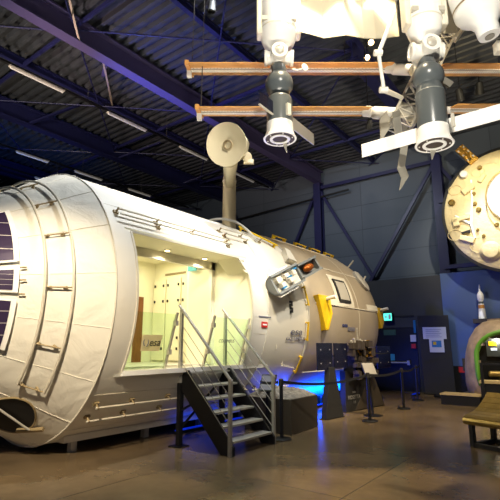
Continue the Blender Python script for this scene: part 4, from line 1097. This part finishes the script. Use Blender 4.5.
# craft 2: long white panels, level, running from far to near
zp = W(434, 127, D2).z
l0, l1 = on(362, 151, 2, zp), on(418, 135, 2, zp); r0, r1_ = on(453, 120, 2, zp), on(508, 109.5, 2, zp)
dl = (l1-l0).normalized(); hgt = 15.5*D2/F
for a, bq in ((l0, l1), (V((c2.x, c2.y, zp))+(r1_-r0).normalized()*.9*rb2, r1_)):
    dvec = (bq-a).normalized(); nrm = ZZ.cross(dvec)
    part('white_wing', MB().bar(a, bq, .012, hgt, ZZ), M['pure_white'], s2, 'long plain white solar wing')
part('wing_root', MB().tube([l1-ZZ*.0, V((c2.x, c2.y, zp))], .02, 8), M['white'], s2)
part('wing_root_clip', MB().bar(r0-ZZ*.07, r0+ZZ*.07, .03, .03), M['lightgrey'], s2)
part('tail_fin', MB().prism([c2+RT*.0-ZZ*.0+HF*.1, c2+RT*.06+HF*.1, c2+RT*.01-ZZ*.11+HF*.1], HF*.02), M['lightgrey'], s2)
part('tail_fin', MB().prism([c1+RT*.04-ZZ*.0+HF*.1, c1+RT*.09+HF*.1, c1+RT*.085-ZZ*.12+HF*.1], HF*.02), M['lightgrey'], s1)

# ---- orange solar wings on booms
DW = 6.0
def solar_wing(px0, px1, py, D, lab):
    a, bq = W(px0, py, D), W(px1, py, D); d_ = (bq-a).normalized(); tilt = math.radians(17)
    wv = (HF*math.cos(tilt)+ZZ*math.sin(tilt)); nn_ = d_.cross(wv).normalized(); L_ = (bq-a).length
    o = bpy.data.objects.new('solar_wing', None); COL.objects.link(o); o.location = (a+bq)/2-S0; fin(o, iss, lab)
    for s_ in (-1, 1):
        part('wing_blanket', MB().box((a+bq)/2+wv*(.165*s_), (L_, .2, .012), (d_, wv, nn_)), M['orange'], o)
    part('mast', MB().box((a+bq)/2-ZZ*.012, (L_, .13, .03), (d_, wv, nn_)), M['mast'], o)
    part('end_cap', MB().box(a-d_*.02, (.05, .56, .06), (d_, wv, nn_)), M['orange'], o); 
    part('mast_tip', MB().box(a-d_*.02-ZZ*.06, (.06, .06, .12), (d_, wv, nn_)), M['white'], o)
    return a, bq
solar_wing(191, 388, 69, DW, 'upper orange solar wing reaching past the plain module')
solar_wing(500+40, 436, 70, DW, 'upper orange solar wing on the far side of the truss')
solar_wing(201, 366, 111.5, DW-.25, 'lower orange solar wing reaching past the plain module')
solar_wing(500+40, 448, 109, DW-.25, 'lower orange solar wing on the far side of the truss')
def boom(p, q, r_): part('wing_boom', MB().tube([p, p.lerp(q, .25), p.lerp(q, .3), q], [r_, r_, r_*1.3, r_*1.3], 16), M['white'], iss)
boom(W(386, 69, DW), W(412, 70, 5.75), .055); boom(W(364, 112, DW-.25), W(398, 114, 5.5), .06); boom(W(450, 110, DW-.25), W(398, 114, 5.5), .045); boom(W(438, 70, DW), W(412, 70, 5.75), .06)
part('gimbal', MB().sphere(W(368, 111, DW-.3), .075, 20, (1.2, 1, .8), (RT, HF, ZZ)), M['white'], iss)
part('gimbal', MB().sphere(W(392, 68, DW-.1), .075, 20, (1.2, 1, .8), (RT, HF, ZZ)), M['white'], iss)
# ---- lattice truss running up behind the second craft
T0, T1 = W(398, 128, 5.5), W(452, 18, 5.9)
td = (T1-T0).normalized(); tx = (RT-td*RT.dot(td)).normalized(); ty = td.cross(tx); hw = .12
tr = MB(); nb = 10; LT = (T1-T0).length
cor = [(-1, -1), (1, -1), (1, 1), (-1, 1)]
tp = lambda i, c: T0+td*(LT*i/nb)+tx*(hw*c[0])+ty*(hw*c[1])
for c in cor: tr.bar(tp(0, c), tp(nb, c), .022, .022)
for i in range(nb+1):
    for k in range(4):
        tr.bar(tp(i, cor[k]), tp(i, cor[(k+1) % 4]), .013, .013)
        if i < nb: tr.bar(tp(i, cor[k]), tp(i+1, cor[(k+1) % 4]), .013, .013); 
        if i < nb and k % 2 == 0: tr.bar(tp(i, cor[(k+1) % 4]), tp(i+1, cor[k]), .012, .012)
part('lattice_truss', tr, M['lightgrey'], iss, 'white lattice truss')
part('truss_box', MB().box(W(404, 118, 5.55), (.3, .26, .22), (tx, ty, td)), M['ribbon'], iss)
part('truss_fin', MB().prism([W(380, 118, 5.5), W(389, 108, 5.5), W(392, 124, 5.5), W(381, 142, 5.5)], HF*.03), M['ribbon'], iss)
part('truss_fin', MB().prism([W(428, 74, 5.4), W(434, 70, 5.4), W(454, 82, 5.4), W(450, 87, 5.4)], HF*.03), M['ribbon'], iss)
# ---- accordion radiators
def accordion(pts, width_vec, m, name, lab):
    b = MB(); n = len(pts); P = [V(p) for p in pts]+[V(p)+V(width_vec) for p in pts]
    off = HF*.012
    b.add(P, [(i, i+1, n+i+1, n+i) for i in range(n-1)]); b.add([p+off for p in P], [(i, n+i, n+i+1, i+1) for i in range(n-1)])
    return part(name, b, m, iss, lab)
accordion([W(288, 28, 5.55), W(324, 38, 5.62), W(346, 35, 5.5), W(364, 38, 5.62), W(376, 38.5, 5.55), W(399, 36, 5.62)], ZZ*1.5+HF*.1, M['radiator'], 'folded_radiator', 'broad folded white radiator')
accordion([W(436, 31, 5.3), W(446, 33, 5.2), W(457, 32, 5.3)], ZZ*1.3, M['radiator'], 'folded_radiator', None)
accordion([W(386, 38, 6.0), W(400, 36, 6.0)], ZZ*.9, M['ribbon'], 'folded_radiator', None)  # shadow beside the broad radiator put in as a grey panel
part('strut_plate', MB().bar(W(455, 40, 5.3), W(468, 22, 5.3), .1, .03), M['radiator'], iss)
zz = [(392.5, 112), (393, 118), (395, 134.5), (400.5, 149), (397.5, 168), (401.5, 178), (399.5, 190)]
b = MB(); P = []
for i, (px, py) in enumerate(zz):
    D = 5.12+(.04 if i % 2 else -.04); wv = 7.5 if i < 6 else 2
    P += [W(px, py, D), W(px+wv, py-2, D+.02)]
b.add(P, [(2*i, 2*i+1, 2*i+3, 2*i+2) for i in range(len(zz)-1)]); b.add([p+HF*.012 for p in P], [(2*i, 2*i+2, 2*i+3, 2*i+1) for i in range(len(zz)-1)])
part('folded_radiator', b, M['ribbon'], iss, 'narrow zigzag radiator hanging down')
# ---- robot arm
D = 5.0
aj = [W(395, 11, D), W(391, 22, D), W(378.5, 53, D-.05), W(384, 90, D), W(396, 95, D+.1), W(402, 98, D+.2)]
arm = part('robot_arm', MB().tube(aj[:3], [.014, .026, .022], 12), M['white'], iss, 'thin jointed white robot arm')
part('forearm', MB().tube(aj[2:4], .021, 12), M['white'], arm); part('wrist', MB().tube(aj[3:], [.032, .026, .022], 12), M['cream_metal'], arm)
b = MB()
for j in (2, 3): b.tube([aj[j]-RT*.05, aj[j]+RT*.04], .034, 14)
split_parts('joint', b, M['white'], arm)
# ---- white blunt capsule at the upper edge
cb0 = W(489.5, 36, 4.6); ca1 = W(473, -14, 4.75); cax = (ca1-cb0).normalized(); u = 4.6/F
w = part('cargo_craft', MB().lathe([(.01, 0), (10*u, 0), (10.5*u, 2*u), (11*u, 12*u), (16*u, 20*u), (23*u, 26*u), (25.5*u, 31*u), (26*u, 90*u)], cb0, cax, 44), M['pure_white'], iss, 'blunt white craft with a narrow nose')
part('nose_window', MB().lathe([(4.5*u, 0), (4.5*u, .01), (.001, .01)], cb0-cax*.006, -cax, 20), M['ribbon'], w)
part('shoulder_band', MB().lathe([(26.4*u, 34*u), (26.4*u, 36*u)], cb0, cax, 44, caps=False), M['bracket'], w)
b = MB(); b.lathe([(.02, 0), (.045, .02), (.045, .2)], W(457, 3, 4.75), cax, 14); part('side_tank', b, M['cream_metal'], w)
part('small_box', MB().box(W(499, 48, 4.7), (.08, .08, .12), (RT, HF, ZZ)), M['cream_metal'], iss)
# ---- spine joining everything above the picture
sp_ = MB(); topz = S0.z+1.35
c1t, c2t = V((c1.x, c1.y, c1.z+13.6*ra)), V((c2.x, c2.y, c2.z+13.6*rb2))
sp_.tube([c1t, V((S0.x, S0.y, c1t.z)), c2t], .12, 14); sp_.tube([c2t, ca1+cax*.3], .1, 12); sp_.tube([V((S0.x, S0.y, c1t.z)), T1], .06, 10)
part('spine', sp_, M['white'], iss)
# ---- hanging wires
b = MB()
wps = [W(192, 66, DW), W(201, 108, DW-.25), W(345, 66, DW), c1t+ZZ*.1, c2t+ZZ*.1, W(530, 66, DW)]
for p in wps: b.tube([p, V((p.x+.05, p.y, DZ+.02))], .006, 6)
split_parts('hanging_wire', b, M['wire'], iss)

# ================================================================== LAMPS AND TRACKS UNDER THE ROOF
def track(x, z, y0, y1, tubes, lab):
    t = thing('lighting_track', (x, (y0+y1)/2, z), lab, 'lighting track')
    part('track_rail', MB().b2((x-.035, y0, z), (x+.035, y1, z+.06)), M['black'], t)
    b = MB(); y = y0+.5
    while y < y1: b.tube([(x, y, z+.06), (x, y, DZ+.02)], .008, 6); y += 3
    split_parts('suspension_rod', b, M['wire'], t)
    for a, bb in tubes:
        o = part('tube_housing', MB().b2((x-.05, a-.03, z-.04), (x+.05, bb+.03, z)), M['lightgrey'], t)
        part('fluorescent_tube', MB().tube([(x, a, z-.06), (x, bb, z-.06)], .025, 10), M['tube'], o)
track(-10.75, 8.4, -3, 15.5, ((4.35, 5.75), (7.2, 8.6), (10.15, 11.5), (13.0, 14.4)), 'black lighting track with grey tubes beside the violet roof beam')
track(-15.67, 8.4, -3, 15.5, ((6.9, 8.05), (9.2, 10.4), (11.8, 13)), 'black lighting track with grey tubes beyond the second navy roof beam')
track(-17.6, 8.4, -3, 15.5, ((8.6, 9.8), (11.4, 12.6)), 'black lighting track with grey tubes deepest in the roof over the module')
def spotlamp(px, py, D, target, lab, lit=True, sc=1):
    p = W(px, py, D); d_ = (V(target)-p).normalized()
    t = thing('spotlight', p, lab, 'spotlight', 'spotlights under the roof')
    part('lamp_body', MB().lathe([(.05*sc, -.16*sc), (.07*sc, -.12*sc), (.085*sc, .08*sc), (.085*sc, .1*sc), (.07*sc, .1*sc), (.06*sc, .02*sc)], p, d_, 20, caps=False), M['charcoal'], t)
    part('lens', MB().lathe([(.068*sc, .04*sc), (.02*sc, .05*sc), (.001, .05*sc)], p, d_, 18), M['glow_lamp'] if lit else M['grey'], t)
    b = MB(); b.tube([p-d_*.1*sc, p+ZZ*.2, V((p.x, p.y, DZ+.02))], .012, 6); part('stem', b, M['black'], t)
spotlamp(371, 42, 10.5, EYE+V((0, 1, -2)), 'small lit spotlight under the roof just below the broad folded radiator')
spotlamp(367, 57, 10.8, EYE+V((0, 1, -2)), 'small lit spotlight beside the upper solar wing boom of the station model')
spotlamp(460, 96, 11.5, (-2, 15, 3), 'dim spotlight under the roof above the long white wing', False, 1.2)
spotlamp(212, 7, 9.0, (-6, 6, 3), 'dim spotlight hanging from the roof near the first solar wing wire', False)
spotlamp(369, 125, 10.0, (-6, 12, 3), 'pale dim spotlight hanging below the lower solar wing boom', False, .8)
# ---- blue light strips on the floor under the module
BLUE = (0, .06, 1)
def strip(x, y0, y1, pw, lab):
    t = thing('light_strip', (x, (y0+y1)/2, 0), lab, 'light strip')
    part('housing', MB().b2((x-.05, y0, 0), (x+.05, y1, .05)), M['black'], t)
    part('diffuser', MB().b2((x-.035, y0+.02, .05), (x+.035, y1-.02, .07)), M['glow_strip'], t)
    area('blue_strip_light', (x, (y0+y1)/2, .09), (x, (y0+y1)/2, 3), pw, BLUE, .07, y1-y0)
M['glow_strip'] = mat('blue_diffuser', (10, 60, 255), .5, emit=.3)
strip(-6.15, 9.4, 13.4, 300, 'blue light strip on the floor under the tan end of the module')
strip(-6.44, 6.2, 8.2, 2, 'blue light strip on the floor under the module behind the stairs')
strip(-5.0, 15.3, 15.9, .8, 'short blue light strip on the floor near the charcoal display slab')
# ================================================================== LIGHT
W_ = bpy.data.worlds.new('world'); SC.world = W_; W_.use_nodes = True
W_.node_tree.nodes['Background'].inputs[0].default_value = lin((150, 165, 200)); W_.node_tree.nodes['Background'].inputs[1].default_value = .16
WARM = (1, .84, .62); NEUT = (1, .93, .82); COOL = (.86, .92, 1)
spot('cone_spot', (-.6, -1.6, 7.0), (-5.4, 2.5, 2.2), 6200, WARM, 29, .9, .12)
spot('flank_spot', (-.5, 4.5, 8.4), (-5.9, 5.6, 3.7), 2700, (1, .97, .93), 52, .9, .12)
spot('top_spot', (-4.5, 5.5, 8.9), (-6.4, 5.5, 4.2), 1700, COOL, 75, .9, .12)
spot('payload_spot', (-.8, 8.5, 8.4), (-5.3, 8.8, 2.8), 1900, NEUT, 38, .8, .12)
spot('tan_spot', (-.5, 12.5, 8.0), (-5.6, 11.4, 3.2), 1900, WARM, 44, .9, .12)
added_roof_lamp('disc_spot', (-.9, 10.6, 7.9), DC+V((-.5, 0, -.1)), 1500, (1, .88, .66), 44, .6, 'added charcoal spotlight body hanging in front of the wall-hung probe, aimed at its disc')
spot('disc_glare_spot', (.3, 11.5, 7.2), DC+V((.25, 0, .1)), 2200, (1, .92, .76), 13, .9, .1)
added_roof_lamp('poster_fill', (-1.8, 13.2, 8.7), (-2.6, 16.7, 2.6), 1700, (.92, .95, 1), 34, 1, 'added charcoal fill light hanging near the wall, aimed down at the blue poster')  # light added to give the poster its glow
added_roof_lamp('capsule_fill', (-3.0, 11.3, 8.7), (-2.2, 15, 1.4), 2000, WARM, 24, .8, 'added charcoal fill light under the roof behind the lattice truss, aimed at the descent capsule')  # added to brighten the capsule
spot('bench_spot', (.2, 8.0, 7.0), (-1.2, 9.2, .4), 600, WARM, 26, .8, .1)
spot('floor_spot', (-1.5, 3.5, 8.5), (-3.8, 7.5, 0), 3200, (1, .8, .52), 58, .9, .15)
spot('floor_spot', (-1.5, 8.5, 8.5), (-3.6, 11.5, 0), 2800, (1, .82, .56), 55, .9, .15)
for nm, p in (('uplight', V((-1.7, 1.9, .25))), ('uplight', V((-.7, 2.4, .25)))):
    tgt = V((-1.9, 4.1, 4.5))
    spot(nm, p, tgt, 420, (1, .92, .78), 84, .7, .06)
    d_ = (tgt-p).normalized(); t = thing('floor_uplight', (p.x, p.y, 0), 'black floor uplight aimed at the station model', 'uplight', 'floor uplights')
    part('lamp_body', MB().lathe([(.06, -.2), (.09, -.16), (.1, -.03)], p, d_, 20), M['black'], t)
    part('yoke', MB().tube([(p.x, p.y, 0), p-d_*.15], .025, 8), M['black'], t)
spot('station_spot', (.5, .9, 5.6), (-1.75, 4.3, 4.75), 720, (1, .93, .8), 70, .7, .08)
point('capsule_inner_fill', (-2.3, 14.65, 1.75), 14, (1, .9, .7), .05)  # added light to brighten the dark capsule interior
# room inside the module
area('room_light', (-7.5, 5.8, 3.55), (-7.5, 5.8, 1), 72, (1, .93, .66), 1.6, 2.6)
for y in (5.5, 6.5): spot('downlight_lamp', (-6.1, y, 3.26), (-6.1, y, 1.2), 28, (1, .9, .68), 150, .7, .04)
spot('blue_roof_fill', (-9.6, 6.6, 4.5), (-8.2, 8.0, 9.3), 1300, (.1, .18, 1), 70, .9, .1)  # blue roof light added behind the module, without a fixture
spot('pink_beam_fill', (-9.5, 1.0, 4.6), (-9.05, 7.5, 8.7), 1500, (1, .68, .62), 60, .9, .1)  # added out of view to tint the beam flange, no fixture
spot('blue_roof_fill', (-15.2, 5.8, 5.0), (-16.5, 7.5, 9.3), 420, (.12, .3, 1), 80, .9, .1)  # second added blue roof light, unsupported and out of view
spot('warm_roof_fill', (-11.5, 3.0, 5.2), (-12.0, 6.5, 9.3), 500, (1, .8, .55), 90, .9, .1)  # warm roof lights added to bring out the deck ribs, no fixtures
spot('warm_roof_fill', (-8.5, -2, 4.6), (-10.5, 7.5, 9.3), 1700, (1, .88, .72), 70, .9, .1)
spot('warm_roof_fill', (1.5, 4.5, 4.5), (-1.5, 11.5, 9.3), 2600, (1, .84, .55), 70, .9, .1)
spot('antenna_fill', (-3.5, 3.0, 8.6), (-7.4, 8.95, 5.4), 700, WARM, 26, .8, .1)  # added to brighten the antenna mast
added_roof_lamp('wall_fill', (-7, 10.5, 8.7), (-7, 17, 4.5), 760, (.85, .92, 1), 100, 1, 'added charcoal fill light under the roof over the module, aimed at the slate wall')  # general fill for the back wall, given an added lamp body
